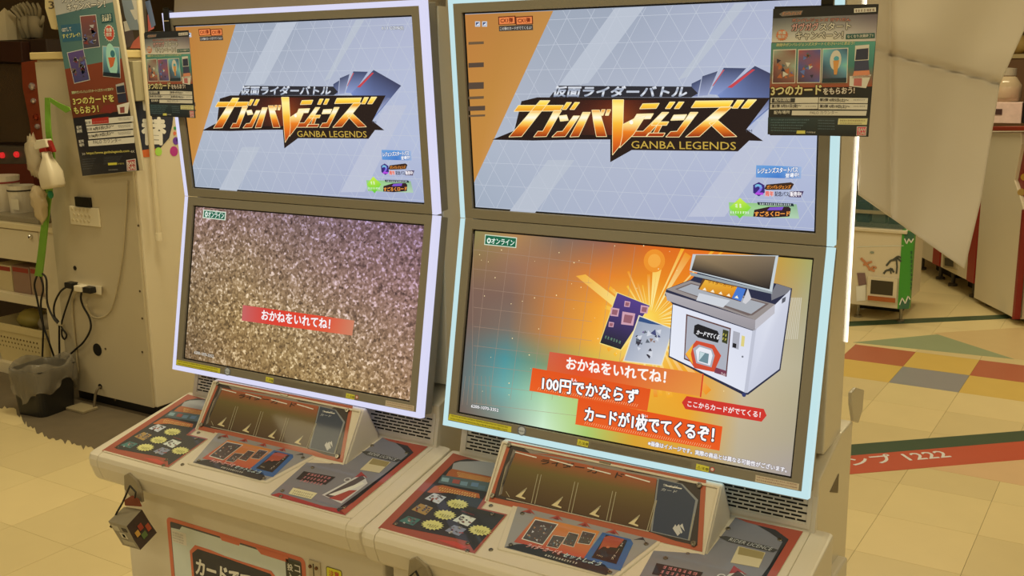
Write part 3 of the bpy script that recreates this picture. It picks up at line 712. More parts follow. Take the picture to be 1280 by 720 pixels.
# ================================================================ screen pictures
PUs, PLs = PU.off(-.0062), PL.off(-.0062)
def upper_art(which):
    a = Art(PUs); AT = (-.3555, .356)
    c = [(AT[0], UO[1]-.003), (AT[1], UO[1]-.003), (AT[1], UO[0]+.003), (AT[0], UO[0]+.003)]
    a.grid(c[0], c[1], c[2], c[3], [[(168, 176, 190), (158, 168, 184), (158, 168, 186), (170, 178, 200), (176, 182, 208)],
        [(172, 180, 194), (168, 176, 192), (172, 180, 198), (178, 186, 208), (182, 190, 216)],
        [(172, 182, 198), (176, 184, 202), (178, 186, 206), (180, 188, 212), (180, 190, 218)],
        [(160, 172, 190), (170, 180, 200), (172, 180, 204), (168, 176, 206), (166, 176, 208)]], 0)
    B6 = crop(560, 0, 2.4)
    # pale diagonal bars and the fine triangle net
    for (p, col) in (([(500, 25), (590, 20), (420, 250), (330, 260)], (186, 194, 208)), ([(860, 10), (900, 8), (720, 230), (690, 240)], (184, 192, 206)), ([(300, 480), (380, 480), (260, 640), (180, 640)], (184, 192, 206)), ([(960, 330), (1060, 330), (830, 650), (720, 650)], (188, 194, 214))):
        a.poly([B6(*x) for x in p], col, 1)
    u0, u1, v0, v1 = AT[0], AT[1], UO[0]+.004, UO[1]-.004
    def seg(p, q_, wd, col, lay):
        # clip to picture
        (x0, y0), (x1, y1) = p, q_; t0, t1 = 0, 1; dx, dy = x1-x0, y1-y0
        for pp, qq in ((-dx, x0-u0), (dx, u1-x0), (-dy, y0-v0), (dy, v1-y0)):
            if abs(pp) < 1e-9:
                if qq < 0: return
                continue
            r = qq/pp
            if pp < 0: t0 = max(t0, r)
            else: t1 = min(t1, r)
        if t1-t0 < 1e-3: return
        A = Vector((x0+dx*t0, y0+dy*t0)); B = Vector((x0+dx*t1, y0+dy*t1)); d = (B-A).normalized(); n = Vector((-d.y, d.x))*wd/2
        a.puv([tuple(A-n), tuple(B-n), tuple(B+n), tuple(A+n)], col, lay)
    st = .052
    for k in range(-10, 24):
        x = u0+k*st
        seg((x, v0), (x+.24, v1), .0008, (196, 203, 216), 2); seg((x+.1, v0), (x-.14, v1), .0008, (194, 201, 214), 2)
    for k in range(9): seg((u0, v0+k*.0466), (u1, v0+k*.0466+.004), .0008, (194, 201, 214), 2)
    # orange left field
    g_ = [a.m(p) for p in (B6(60, 34), B6(316, 26), B6(84, 535), B6(70, 535))]
    g_ = [(u0, v1), (g_[1][0], v1), (a.m(B6(84, 535))[0], a.m(B6(84, 535))[1]), (u0, a.m(B6(84, 548))[1])]
    a.grid(g_[0], g_[1], g_[2], g_[3], [[(186, 124, 62), (184, 128, 64), (190, 136, 70)], [(190, 132, 62), (192, 136, 64), (198, 142, 74)], [(196, 138, 66), (196, 138, 66), (198, 142, 78)]], 3)
    for y, h in ((130, 8), (196, 14), (258, 20), (294, 8), (326, 14), (348, 6)):
        a.poly([B6(62, y-h/2), B6(108+(4 if y > 300 else 0), y-h/2-2), B6(108+(4 if y > 300 else 0), y+h/2-2), B6(62, y+h/2)], (106, 84, 60) if h < 10 else (84, 68, 56), 4)
    for x in (82, 103):
        a.rect(x, 64, x+15, 80, (196, 204, 214), 4, B6); a.rect(x+2.5, 67, x+12.5, 77, (60, 70, 110), 5, B6)
        a.poly([B6(x+3, 76), B6(x+12, 68), B6(x+12, 76)], (226, 230, 240), 6)
    for x in (151, 203):
        a.poly([B6(x, 50), B6(x+52, 47), B6(x+53, 72), B6(x+1, 75)], (96, 40, 20), 4); a.poly([B6(x+3, 53), B6(x+49, 50), B6(x+50, 70), B6(x+4, 73)], (232, 132, 74), 5)
        a.text('CX1弾', B6(x+8, 69), B6(x+45, 67), 6, (110, 30, 14), 6, bold=.03)
    a.poly([B6(153, 78), B6(255, 73), B6(256, 90), B6(154, 94)], (70, 62, 56), 4); a.text('この弾のカードがでてくるよ!', B6(157, 91), B6(252, 87), 4, (222, 220, 210), 5)
    # ---- logo
    q = crop(610, 80, 3.556)
    a.T = T_L; g = crop(240, 70, 4.267)
    for pts, c1, c2 in (([(755, 150), (787, 130), (780, 205), (757, 205)], (66, 76, 110), (120, 130, 170)), ([(790, 118), (842, 96), (815, 200), (785, 203)], (70, 78, 108), (150, 160, 196)), ([(862, 82), (940, 84), (862, 200), (820, 195)], (64, 72, 104), (140, 156, 206)), ([(970, 74), (1117, 158), (968, 338), (850, 200)], (62, 66, 96), (120, 140, 196))):
        a.poly([g(*p) for p in pts], [c1, c1, c2, c2], 5)
    a.poly([g(962, 88), g(972, 90), g(898, 168), g(882, 166)], (196, 70, 78), 6); a.poly([g(860, 90), g(866, 90), g(832, 160), g(828, 160)], (190, 90, 100), 6)
    a.poly([g(925, 318), g(975, 320), g(960, 336)], (206, 90, 96), 6); a.poly([g(1040, 220), g(1060, 224), g(965, 330), g(900, 300)], [(96, 104, 140), (120, 130, 170), (176, 186, 220), (190, 196, 220)], 6)
    a.T = None
    blk = (38, 26, 24)
    a.poly([q(20, 336), q(118, 298), q(150, 165), q(220, 148), q(1255, 150), q(1150, 290), q(1225, 342), q(1162, 340), q(1112, 388), q(640, 382), q(545, 436), q(545, 335)], blk, 7)
    a.poly([q(20, 336), q(118, 296), q(500, 320), q(560, 332), q(200, 340)], blk, 7)
    uvc = [a.m(q(*p)) for p in ((300, 160), (760, 160), (700, 315), (330, 315))]
    a.grid(uvc[0], uvc[1], uvc[2], uvc[3], [[blk, (60, 26, 22), (96, 36, 24), (50, 26, 24)], [blk, (90, 40, 28), (150, 70, 30), (60, 30, 24)], [blk, (60, 30, 24), (110, 40, 24), (46, 26, 24)]], 8)
    a.poly([q(275, 148), q(315, 96), q(905, 100), q(935, 130), q(905, 148)], (44, 44, 52), 8)
    a.text('仮面ライダーバトル', q(286, 144), q(880, 147), 13, (214, 222, 234), 9, bold=.05, shear=.3, grad=[(120, 132, 156), (236, 240, 246), (150, 160, 180), (244, 246, 250)])
    ST = [(158, (255, 240, 150)), (178, (255, 214, 70)), (205, (240, 160, 44)), (222, (255, 236, 170)), (238, (255, 250, 226)), (258, (255, 216, 96)), (282, (236, 130, 34)), (325, (142, 34, 18))]
    for pts in ([(138, 183), (338, 183), (322, 208), (118, 210)], [(234, 162), (278, 162), (152, 322), (95, 324)], [(296, 206), (330, 206), (262, 322), (205, 324), (224, 298), (246, 298)],
            [(352, 170), (374, 170), (350, 202), (331, 202)], [(388, 170), (410, 170), (386, 202), (366, 202)],
            [(318, 230), (352, 226), (360, 250), (324, 254)], [(382, 230), (410, 230), (346, 322), (286, 324), (310, 300), (334, 298)],
            [(424, 214), (458, 214), (406, 322), (366, 324)], [(464, 204), (498, 204), (530, 322), (484, 322), (470, 250)], [(508, 202), (524, 202), (514, 228), (499, 228)], [(532, 202), (548, 202), (538, 228), (523, 228)],
            [(690, 176), (764, 174), (750, 197), (676, 199)], [(664, 222), (738, 220), (724, 243), (650, 245)], [(640, 322), (706, 322), (806, 214), (776, 214), (692, 298), (656, 298)],
            [(810, 168), (834, 168), (812, 198), (790, 198)], [(850, 168), (874, 168), (852, 198), (830, 198)],
            [(738, 256), (806, 256), (796, 272), (728, 272)], [(754, 272), (776, 272), (758, 306), (736, 306)], [(716, 306), (790, 306), (780, 322), (704, 322)],
            [(828, 226), (886, 224), (872, 248), (814, 250)], [(902, 214), (936, 214), (852, 324), (792, 324), (814, 300), (842, 298)],
            [(925, 164), (1092, 162), (1074, 191), (905, 194)], [(1036, 190), (1086, 190), (942, 322), (880, 324)], [(984, 262), (1022, 248), (1108, 322), (1050, 324)],
            [(1110, 160), (1140, 160), (1112, 196), (1086, 196)], [(1158, 158), (1196, 158), (1160, 196), (1128, 196)]):
        a.glyph(q, pts, ST, 11, (255, 232, 170))
    a.glyph(q, [(556, 158), (606, 158), (602, 300), (600, 350), (556, 404)], [(158, (255, 214, 80)), (190, (255, 240, 150)), (230, (255, 226, 120)), (262, (250, 190, 60)), (300, (240, 150, 40)), (340, (226, 110, 30)), (404, (170, 50, 20))], 13, (255, 232, 170))
    a.glyph(q, [(602, 268), (664, 236), (706, 226), (650, 312), (588, 372), (600, 320)], [(226, (255, 250, 226)), (262, (255, 230, 140)), (300, (236, 130, 34)), (372, (160, 50, 20))], 14, (255, 232, 170))
    a.disc(q(640, 258), .004, (255, 250, 236), 15, 10)
    a.text('GANBA LEGENDS', q(640, 374), q(1104, 381), 9.5, (196, 164, 70), 10, bold=.004)
    a.text('TM', q(1145, 303), q(1176, 303), 3.4, (70, 70, 80), 10)
    # ---- three banners bottom right
    n = crop(900, 190, 7.2)
    uvc = [a.m(n(*p)) for p in ((328, 118), (735, 132), (730, 240), (325, 228))]
    a.grid(uvc[0], uvc[1], uvc[2], uvc[3], [[(110, 160, 216), (90, 150, 216), (160, 182, 218)], [(96, 150, 214), (64, 120, 200), (150, 176, 216)]], 5)
    a.text('レジェンズスタートパス', n(342, 192), n(700, 180), 6.6, (244, 248, 255), 6, bold=.03, outline=.06, ocol=(40, 70, 140), shear=.15)
    a.text('登場中!', n(590, 232), n(712, 222), 5.4, (244, 248, 255), 6, bold=.03, outline=.06, ocol=(40, 70, 140), shear=.15)
    a.poly([n(352, 270), n(402, 298), n(404, 364), n(352, 398), n(300, 366), n(300, 296)], (58, 40, 120), 5); a.text('2', n(320, 378), n(388, 380), 12, (200, 120, 230), 6, bold=.05, grad=[(190, 70, 220), (120, 110, 230), (120, 200, 220)])
    a.poly([n(400, 330), n(420, 292), n(640, 272), n(668, 288), n(640, 336), n(420, 340)], (60, 40, 30), 5); a.text('ガンバレジェンズ', n(422, 330), n(636, 328), 4.4, (240, 150, 60), 6, bold=.03, shear=.2)
    a.text('周年', n(410, 396), n(484, 398), 6.4, (226, 110, 96), 6, bold=.04, outline=.06, ocol=(240, 220, 220)); a.text('記念パス', n(496, 396), n(622, 400), 6.0, (40, 36, 60), 6, bold=.02)
    a.poly([n(632, 352), n(756, 352), n(730, 408), n(622, 404)], (70, 50, 90), 5); a.text('販売中!', n(634, 398), n(735, 400), 6, (250, 246, 250), 6, bold=.03)
    a.poly([n(80, 452), n(690, 470), n(715, 600), n(90, 572)], [(150, 206, 130), (140, 180, 140), (176, 206, 180), (150, 204, 130)], 4)
    a.poly([n(182, 412), n(282, 500), n(180, 598), n(84, 500)], [(206, 236, 80), (140, 220, 60), (96, 200, 60), (150, 226, 70)], 5); a.scribble(n(140, 500), n(222, 500), 5, (236, 250, 220), 6, seed=3); a.scribble(n(95, 552), n(262, 556), 3, (240, 250, 236), 6, seed=1)
    a.poly([n(335, 450), n(660, 462), n(668, 488), n(345, 476)], (30, 50, 56), 5); a.scribble(n(360, 474), n(640, 482), 2.4, (226, 236, 236), 6, seed=5)
    a.poly([n(310, 520), n(440, 492), n(620, 490), n(640, 510), n(626, 580), n(440, 590), n(300, 580)], (50, 30, 36), 5); a.text('すごろくロード', n(312, 578), n(630, 574), 6, (244, 160, 70), 6, bold=.04, shear=.1); a.poly([n(425, 524), n(450, 498), n(575, 492), n(560, 522)], (126, 84, 200), 6)
    if which == 'L':
        a.T = T_L; a.text('0 / 1 COIN(S)', (478, 38), (505, 37.5), 4.6, (235, 238, 244), 6, bold=.03, outline=.09, ocol=(60, 66, 80)); a.T = None
    return a
ua = upper_art('R'); ua.build('screen_picture', MSCREEN, um, 'lit title screen, orange and pale blue')
def lower_art_R():
    a = Art(PLs); u0, u1, v0, v1 = -.3555, .3565, LO[0]+.003, LO[1]-.003
    c = [(u0, v1), (u1, v1), (u1, v0), (u0, v0)]
    a.grid(c[0], c[1], c[2], c[3], [
        [(140, 132, 84), (176, 132, 84), (126, 106, 94), (150, 100, 82), (216, 104, 34), (226, 112, 28), (214, 150, 44), (166, 166, 104)],
        [(140, 112, 76), (150, 112, 90), (176, 118, 76), (224, 128, 48), (232, 140, 34), (236, 132, 28), (206, 140, 60), (172, 168, 128)],
        [(124, 96, 84), (126, 100, 88), (196, 126, 66), (240, 160, 50), (250, 216, 90), (238, 150, 34), (198, 176, 140), (178, 172, 142)],
        [(118, 94, 84), (122, 110, 100), (200, 130, 66), (242, 172, 60), (250, 226, 120), (236, 160, 40), (202, 190, 160), (182, 174, 146)],
        [(104, 106, 104), (76, 146, 152), (130, 150, 110), (190, 190, 90), (240, 180, 60), (238, 160, 40), (198, 184, 152), (178, 168, 138)],
        [(100, 110, 110), (110, 170, 166), (176, 216, 170), (180, 206, 110), (226, 166, 50), (232, 166, 50), (190, 176, 146), (174, 164, 140)],
        [(112, 94, 84), (130, 140, 130), (206, 236, 206), (168, 200, 110), (214, 160, 50), (216, 164, 64), (184, 172, 146), (166, 156, 152)]], 0, 5)
    # sun burst
    O = a.m((812, 402)); rr = random.Random(5)
    for k in range(44):
        t = k/44*2*math.pi+rr.uniform(-.05, .05); w = rr.uniform(.012, .05); L = rr.uniform(.09, .20)*(.55 if math.cos(t) < -.3 else 1)
        c0 = (255, 246, 170); c1 = rr.choice([(242, 170, 40), (246, 186, 50), (236, 148, 36)])
        pts = [(O[0]+.02*math.cos(t), O[1]+.02*math.sin(t)), (O[0]+L*math.cos(t-w), O[1]+L*math.sin(t-w)), (O[0]+L*math.cos(t+w), O[1]+L*math.sin(t+w))]
        pts = [(max(u0, min(u1, x)), max(v0, min(v1, y))) for x, y in pts]
        a.puv(pts, [c0, c1, c1], 1+.02*k)
    O2 = a.m((818, 326)); a.disc((818, 326), .022, (236, 146, 44), 1.95, 24); a.disc((818, 326), .013, (243, 168, 66), 2.0, 24)
    # net and sparkles
    for k in range(9):
        for (p, q_) in (((586+k*26, 292+k*2), (560+k*26, 500)), ((586, 312+k*24), (740, 330+k*24))):
            a.line((max(p[0], 592), p[1]), (max(q_[0], 590), q_[1]-0), .0006, (166, 138, 118), 2.1)
    for k in range(90):
        a.disc((rr.uniform(596, 960), rr.uniform(300, 500)), rr.uniform(.0006, .0014), (250, 226, 170), 2.2, 6)
    for k in range(7): a.line((582+k*5, 470), (566+k*6+12, 506), .0008, (150, 130, 112), 2.3)
    for k in range(12): a.line((982+k*1.8, 372), (970+k*2.4, 424), .0014, (206, 200, 180), 2.2)
    # yellow beam from top
    a.poly([(720, 345), (732, 343), (800, 395), (790, 402)], [(236, 170, 60), (240, 180, 70), (255, 240, 150), (255, 236, 140)], 2.1)
    # badge
    a.poly([(606.5, 293), (646.5, 297), (645.5, 310), (605.5, 306)], (210, 224, 200), 4); a.poly([(607.5, 294), (645.5, 298), (644.5, 309), (606.5, 305)], (26, 100, 72), 5)
    a.text('◎オンライン', (609, 304), (643, 307.2), 7, (232, 246, 232), 6, bold=.02)
    # cards
    k = crop(740, 340, 4.5)
    a.poly([k(140, 112), k(332, 188), k(165, 442), k(42, 402)], (240, 220, 130), 4)
    a.poly([k(144, 118), k(326, 190), k(163, 436), k(47, 398)], [(84, 62, 136), (84, 62, 136), (34, 36, 40), (34, 36, 40)], 5)
    for x, y, s_ in ((200, 180, 18), (130, 225, 26), (296, 210, 24), (205, 262, 40), (110, 295, 16)):
        a.poly([k(x-s_*.8, y-s_), k(x+s_, y-s_*.7), k(x+s_*.7, y+s_), k(x-s_, y+s_*.8)], (206, 160, 176), 6); a.poly([k(x-s_*.5, y-s_*.6), k(x+s_*.7, y-s_*.4), k(x+s_*.4, y+s_*.7), k(x-s_*.7, y+s_*.5)], (150, 96, 110), 7)
    a.scribble(k(72, 372), k(160, 404), 4, (110, 150, 120), 6, seed=3)
    a.poly([k(265, 242), k(462, 320), k(394, 528), k(176, 502)], (236, 226, 190), 8)
    a.poly([k(270, 250), k(455, 322), k(390, 522), k(184, 497)], [(150, 160, 180), (176, 184, 200), (206, 210, 220), (170, 178, 196)], 9)
    a.poly([k(270, 250), k(400, 300), k(330, 292), k(262, 276)], (50, 80, 130), 10)
    for t in range(22):
        x, y = 320+rr.uniform(-70, 60), 400+rr.uniform(-70, 80); s_ = rr.uniform(8, 22); th = rr.uniform(0, 6)
        a.poly([k(x+s_*math.cos(th), y+s_*math.sin(th)), k(x+s_*math.cos(th+2.1), y+s_*math.sin(th+2.1)), k(x+s_*math.cos(th+4), y+s_*math.sin(th+4))], rr.choice([(70, 76, 120), (110, 90, 140), (90, 98, 110), (56, 54, 66), (140, 110, 100), (210, 214, 224)]), 10+t*.02)
    # machine drawing
    out = (40, 44, 70)
    a.poly([k(1045, 66), k(1128, 92), k(1062, 552), k(880, 690), k(850, 690), k(432, 478), k(455, 180), k(412, 130), k(420, 96), k(560, 42), k(600, 0)], out, 11)
    a.poly([k(458, 182), k(905, 330), k(868, 680), k(438, 472)], [(226, 230, 244), (216, 220, 236), (222, 226, 240), (230, 234, 246)], 12)
    a.poly([k(926, 322), k(1036, 180), k(1120, 98), k(1056, 545), k(876, 680)], [(212, 216, 232), (220, 224, 238), (206, 210, 226), (190, 194, 212), (200, 204, 222)], 12)
    a.poly([k(905, 330), k(926, 324), k(878, 680), k(858, 676)], (190, 194, 210), 13)
    a.poly([k(420, 98), k(555, 48), k(1032, 182), k(922, 270)], (150, 142, 140), 13)
    a.poly([k(470, 96), k(560, 62), k(1000, 178), k(905, 244), k(880, 245)], (112, 98, 96), 14); a.poly([k(485, 98), k(562, 68), k(980, 180), k(898, 236)], (168, 172, 180), 15)
    a.poly([k(415, 112), k(922, 270), k(916, 330), k(426, 160)], [(176, 172, 178), (160, 154, 160), (150, 146, 152), (170, 166, 172)], 14); a.poly([k(1032, 182), k(1030, 232), k(918, 328), k(922, 270)], (190, 188, 196), 15)
    a.poly([k(1040, 66), k(1124, 92), k(1100, 120), k(1012, 160), k(1010, 120)], (120, 120, 128), 14)
    a.poly([k(1072, 150), k(1094, 138), k(1090, 165), k(1070, 178)], (90, 92, 104), 15)
    a.poly([k(570, -100), k(1052, -92), k(1016, 112), k(552, -8)], (196, 206, 212), 15); a.poly([k(588, -96), k(1036, -88), k(1002, 98), k(562, -10)], [(150, 128, 96), (126, 110, 90), (30, 28, 34), (40, 36, 40)], 16)
    a.poly([k(552, 0), k(1016, 112), k(1018, 124), k(560, 20)], (150, 160, 166), 15)
    a.poly([k(628, 36), k(650, 40), k(866, 90), k(840, 168), k(600, 96)], (90, 60, 40), 16); a.poly([k(640, 44), k(820, 84), k(790, 145), k(606, 98)], [(236, 180, 60), (232, 160, 40), (206, 126, 30), (220, 150, 40)], 17); a.poly([k(820, 84), k(868, 96), k(842, 165), k(790, 148)], (70, 120, 206), 17); a.poly([k(880, 92), k(900, 150), k(868, 180), k(850, 170)], (206, 206, 212), 17)
    for x in range(5): a.poly([k(625+x*45, 100+x*11), k(640+x*45, 88+x*11), k(648+x*45, 106+x*11)], (244, 236, 210), 18)
    a.text('ライダーカード', k(655, 60), k(800, 92), 3.6, (120, 50, 20), 18, bold=.02)
    a.poly([k(606, 118), k(780, 160), k(740, 200), k(590, 160)], (206, 210, 218), 17)
    a.poly([k(533, 236), k(785, 316), k(760, 590), k(520, 490)], (96, 60, 56), 14); a.poly([k(540, 246), k(778, 322), k(754, 582), k(526, 484)], (172, 176, 188), 15)
    a.poly([k(580, 300), k(600, 292), k(710, 332), k(722, 360), k(712, 398), k(600, 368), k(575, 345)], (28, 28, 34), 16); a.text('カードでてくる', k(588, 350), k(715, 380), 6, (240, 240, 244), 17, bold=.03, shear=.2)
    a.poly([k(590, 385), k(690, 410), k(730, 470), k(690, 562), k(580, 540), k(528, 462)], (206, 76, 50), 16); a.poly([k(575, 402), k(530, 460), k(572, 520), k(560, 460)], (240, 180, 60), 17)
    a.poly([k(604, 408), k(680, 432), k(694, 470), k(676, 536), k(590, 512), k(572, 430)], (170, 172, 184), 17); a.poly([k(610, 420), k(674, 440), k(682, 470), k(668, 526), k(598, 504), k(588, 440)], (232, 234, 242), 18); a.poly([k(610, 446), k(662, 460), k(656, 516), k(604, 500)], (110, 140, 150), 19); a.poly([k(612, 448), k(640, 456), k(606, 498)], (196, 216, 220), 20)
    a.poly([k(740, 322), k(772, 332), k(764, 405), k(734, 394)], (60, 64, 40), 16); a.scribble(k(738, 356), k(766, 366), 3.2, (220, 210, 90), 17, seed=8); a.scribble(k(736, 380), k(764, 390), 3.2, (220, 210, 90), 17, seed=9)
    a.poly([k(696, 535), k(760, 556), k(758, 586), k(692, 566)], (120, 60, 80), 16); a.text('DAI', k(728, 580), k(752, 588), 4, (230, 210, 210), 17)
    a.poly([k(798, 330), k(836, 342), k(828, 436), k(790, 424)], (170, 172, 184), 16); a.poly([k(796, 398), k(816, 404), k(814, 428), k(794, 422)], (30, 30, 36), 17); a.poly([k(846, 356), k(864, 362), k(858, 420), k(840, 416)], (220, 206, 130), 16); a.disc(k(850, 476), .002, (120, 124, 136), 16, 8); a.disc(k(858, 690), .004, (50, 60, 110), 16, 10)
    # banners
    n = crop(650, 430, 3.657)
    uvc = [a.m(n(*p)) for p in ((140, 35), (842, 136), (826, 238), (125, 132))]
    a.grid(uvc[0], uvc[1], uvc[2], uvc[3], [[(206, 96, 70), (222, 74, 40), (222, 92, 50), (222, 120, 60), (228, 140, 60)], [(210, 100, 60), (226, 84, 40), (226, 106, 50), (226, 130, 60), (230, 150, 70)]], 21)
    a.text('おかねをいれてね！', n(216, 112), n(668, 178), 14.5, (252, 246, 240), 22, bold=.035)
    a.poly([n(838, 136), n(844, 137), n(832, 242), n(826, 242)], (212, 60, 40), 22)
    a.poly([n(62, 108), n(602, 205), n(586, 306), n(48, 212)], [(228, 84, 28), (226, 84, 28), (228, 90, 34), (232, 96, 36)], 23)
    a.text('100円でかならず', n(106, 208), n(542, 274), 17.5, (252, 250, 250), 24, bold=.035, outline=.06, ocol=(44, 26, 40)); a.text('えん', n(238, 168), n(266, 173), 3.6, (252, 250, 250), 27, bold=.03)
    a.poly([n(272, 246), n(930, 376), n(916, 486), n(258, 366)], [(228, 84, 28), (230, 82, 26), (232, 92, 32), (232, 96, 36)], 25)
    a.text('カードが1枚でてくるぞ！', n(300, 350), n(888, 450), 19, (252, 250, 250), 26, bold=.035, outline=.06, ocol=(44, 26, 40)); a.text('まい', n(560, 330), n(588, 336), 3.6, (252, 250, 250), 29, bold=.03)
    for t in range(46):
        x = 86+t*10; y = 195+t*1.72
        a.line(n(x, y+14), n(x+7, y+2), .0006, (250, 206, 150), 24.2)
    for t in range(58):
        x = 300+t*10; y = 352+t*1.9
        a.line(n(x, y+14), n(x+7, y+2), .0006, (250, 206, 150), 26.2)
    a.poly([n(744, 266), n(766, 237), n(1118, 296), n(1131, 326), n(1108, 354), n(760, 296)], (206, 52, 44), 23); a.text('ここからカードがでてくる！', n(770, 284), n(1102, 336), 7.5, (250, 240, 236), 24, bold=.02)
    a.text('※画像はイメージです。実際の商品とは異なる可能性がございます。', n(590, 462), n(1222, 586), 6.2, (244, 242, 244), 24, bold=.03, outline=.08, ocol=(130, 120, 130))
    a.text('6200-1070-3352', (590.5, 509), (624.5, 514.5), 3.8, (246, 246, 246), 24, bold=.03, outline=.1, ocol=(40, 40, 46))
    return a
lower_art_R().build('screen_picture', MSCREEN, lm, 'lit screen asking for coins, orange sunburst with cards and banners')

# ---- copy the machine for its neighbour, then give it its own pictures
def copy_tree(o, parent=None, skip=()):
    c = o.copy(); COL.objects.link(c); c.parent = parent
    for ch in list(o.children):
        if ch not in skip: copy_tree(ch, c, skip)
    return c
skip = [c for m_ in (um, lm) for c in m_.children if c.name.startswith('screen_picture')]
M_L = copy_tree(M_R, None, skip)
M_L.matrix_world = T_L; M_L.location = T_L.translation; M_L.rotation_euler = (0, 0, .0085)
tag(M_L, 'white twin-screen card arcade machine with lavender light strips, beside the change machine', 'arcade machine', 'twin-screen card arcade machines')
ums = [c for c in M_L.children if c.name.startswith('upper_monitor')][0]; lms = [c for c in M_L.children if c.name.startswith('lower_monitor')][0]
for mm in (ums, lms):
    for c in mm.children:
        if c.name.startswith('led_strip'): c.data = c.data.copy(); c.data.materials[0] = LED_L
upper_art('L').build('screen_picture', MSCREEN, ums, 'lit title screen, orange and pale blue')
# gravel picture with a coin request banner
def gravel_mat():
    m = bpy.data.materials.new('screen_gravel_picture'); m.use_nodes = True; nt = m.node_tree; b = nt.nodes['Principled BSDF']
    tc = nt.nodes.new('ShaderNodeTexCoord'); mp = nt.nodes.new('ShaderNodeMapping'); mp.inputs['Scale'].default_value = (1, 1, 1)
    vo = nt.nodes.new('ShaderNodeTexVoronoi'); vo.inputs['Scale'].default_value = 190; no = nt.nodes.new('ShaderNodeTexNoise'); no.inputs['Scale'].default_value = 90; no.inputs['Detail'].default_value = 4
    nt.links.new(tc.outputs['Object'], vo.inputs['Vector']); nt.links.new(tc.outputs['Object'], no.inputs['Vector'])
    sep = nt.nodes.new('ShaderNodeSeparateColor'); nt.links.new(vo.outputs['Color'], sep.inputs[0])
    mul = nt.nodes.new('ShaderNodeMath'); mul.operation = 'MULTIPLY_ADD'; mul.inputs[1].default_value = .42; nt.links.new(sep.outputs[0], mul.inputs[0])
    m2 = nt.nodes.new('ShaderNodeMath'); m2.operation = 'MULTIPLY'; m2.inputs[1].default_value = .72; nt.links.new(no.outputs['Fac'], m2.inputs[0]); nt.links.new(m2.outputs[0], mul.inputs[2])
    cr = nt.nodes.new('ShaderNodeValToRGB'); e = cr.color_ramp.elements
    e[0].position = .2; e[0].color = (*lin((62, 50, 44)), 1); e[1].position = .86; e[1].color = (*lin((232, 220, 206)), 1)
    k = e.new(.5); k.color = (*lin((138, 118, 92)), 1); k = e.new(.68); k.color = (*lin((164, 144, 116)), 1)
    nt.links.new(mul.outputs[0], cr.inputs[0])
    a = nt.nodes.new('ShaderNodeVertexColor'); a.layer_name = 'Col'
    mx = nt.nodes.new('ShaderNodeMix'); mx.data_type = 'RGBA'; mx.blend_type = 'MULTIPLY'; mx.inputs[0].default_value = 1
    nt.links.new(cr.outputs[0], mx.inputs[6]); nt.links.new(a.outputs['Color'], mx.inputs[7])
    b.inputs['Base Color'].default_value = (.01, .01, .01, 1); b.inputs['Roughness'].default_value = .15; b.inputs['Specular IOR Level'].default_value = .25
    nt.links.new(mx.outputs[2], b.inputs['Emission Color']); b.inputs['Emission Strength'].default_value = 1.25
    return m
a = Art(PLs); u0, u1, v0, v1 = -.3555, .3565, LO[0]+.003, LO[1]-.003
a.grid((u0, v1), (u1, v1), (u1, v0), (u0, v0), [[(220, 200, 226), (206, 190, 226), (196, 184, 232), (196, 180, 240), (196, 176, 244)], [(226, 216, 216), (236, 226, 216), (226, 212, 226), (226, 206, 240), (224, 200, 244)], [(216, 206, 184), (246, 232, 196), (246, 236, 212), (240, 226, 222), (236, 216, 228)], [(196, 184, 170), (226, 210, 176), (240, 226, 186), (246, 232, 196), (240, 220, 206)]], 0)
a.build('screen_backdrop', gravel_mat(), lms)
a = Art(PLs, T_L); k = crop(210, 250, 2.667)
a.poly([k(118, 32), k(194, 40), k(192, 68), k(116, 60)], (216, 228, 210), 2); a.poly([k(121, 35), k(191, 43), k(189, 65), k(119, 57)], (36, 100, 76), 3); a.text('◎オンライン', k(124, 56), k(187, 62), 7, (232, 244, 234), 4, bold=.02)
a.build('online_badge', MSCREEN, lms)
a = Art(PLs, T_L)
uvc = [a.m(k(*p)) for p in ((250, 350), (622, 402), (614, 452), (246, 402))]
a.grid(uvc[0], uvc[1], uvc[2], uvc[3], [[(196, 100, 100), (214, 60, 50), (222, 66, 46), (222, 80, 56), (206, 130, 100)], [(196, 100, 100), (216, 66, 54), (224, 70, 50), (222, 90, 60), (206, 130, 100)]], 2)
a.text('おかねをいれてね！', k(312, 398), k(540, 430), 12, (250, 240, 240), 3, bold=.035, outline=.04, ocol=(190, 50, 46))
a.build('coin_banner', MSCREEN, lms, 'red banner asking for coins over the gravel picture')
a = Art(PLs, T_L); a.text('6200-1070-3352', k(88, 512), k(152, 526), 3.6, (206, 204, 196), 3, bold=.02); a.build('screen_number', MSCREEN, lms)
# white light strip down the rear edge of the near machine
b = nb(); P1, P2 = Vector((.388, .129, ZC+.36)), Vector((.388, .129, ZC-.205))
box(b, .3855, .3885, .1475, .151, P2.z, ZC+.46); obj('rear_led_strip', b, LED_W, M_R)
b = nb(); prism(b, [atx(*p, .388) for p in ((1060, 490), (1066, 484), (1076, 487), (1074, 512), (1069, 528), (1063, 526), (1060, 505))], (.007, 0, 0)); obj('side_latch', b, mat('latch_clear_grey', (196, 188, 170), .25), M_R, bevel=.002)
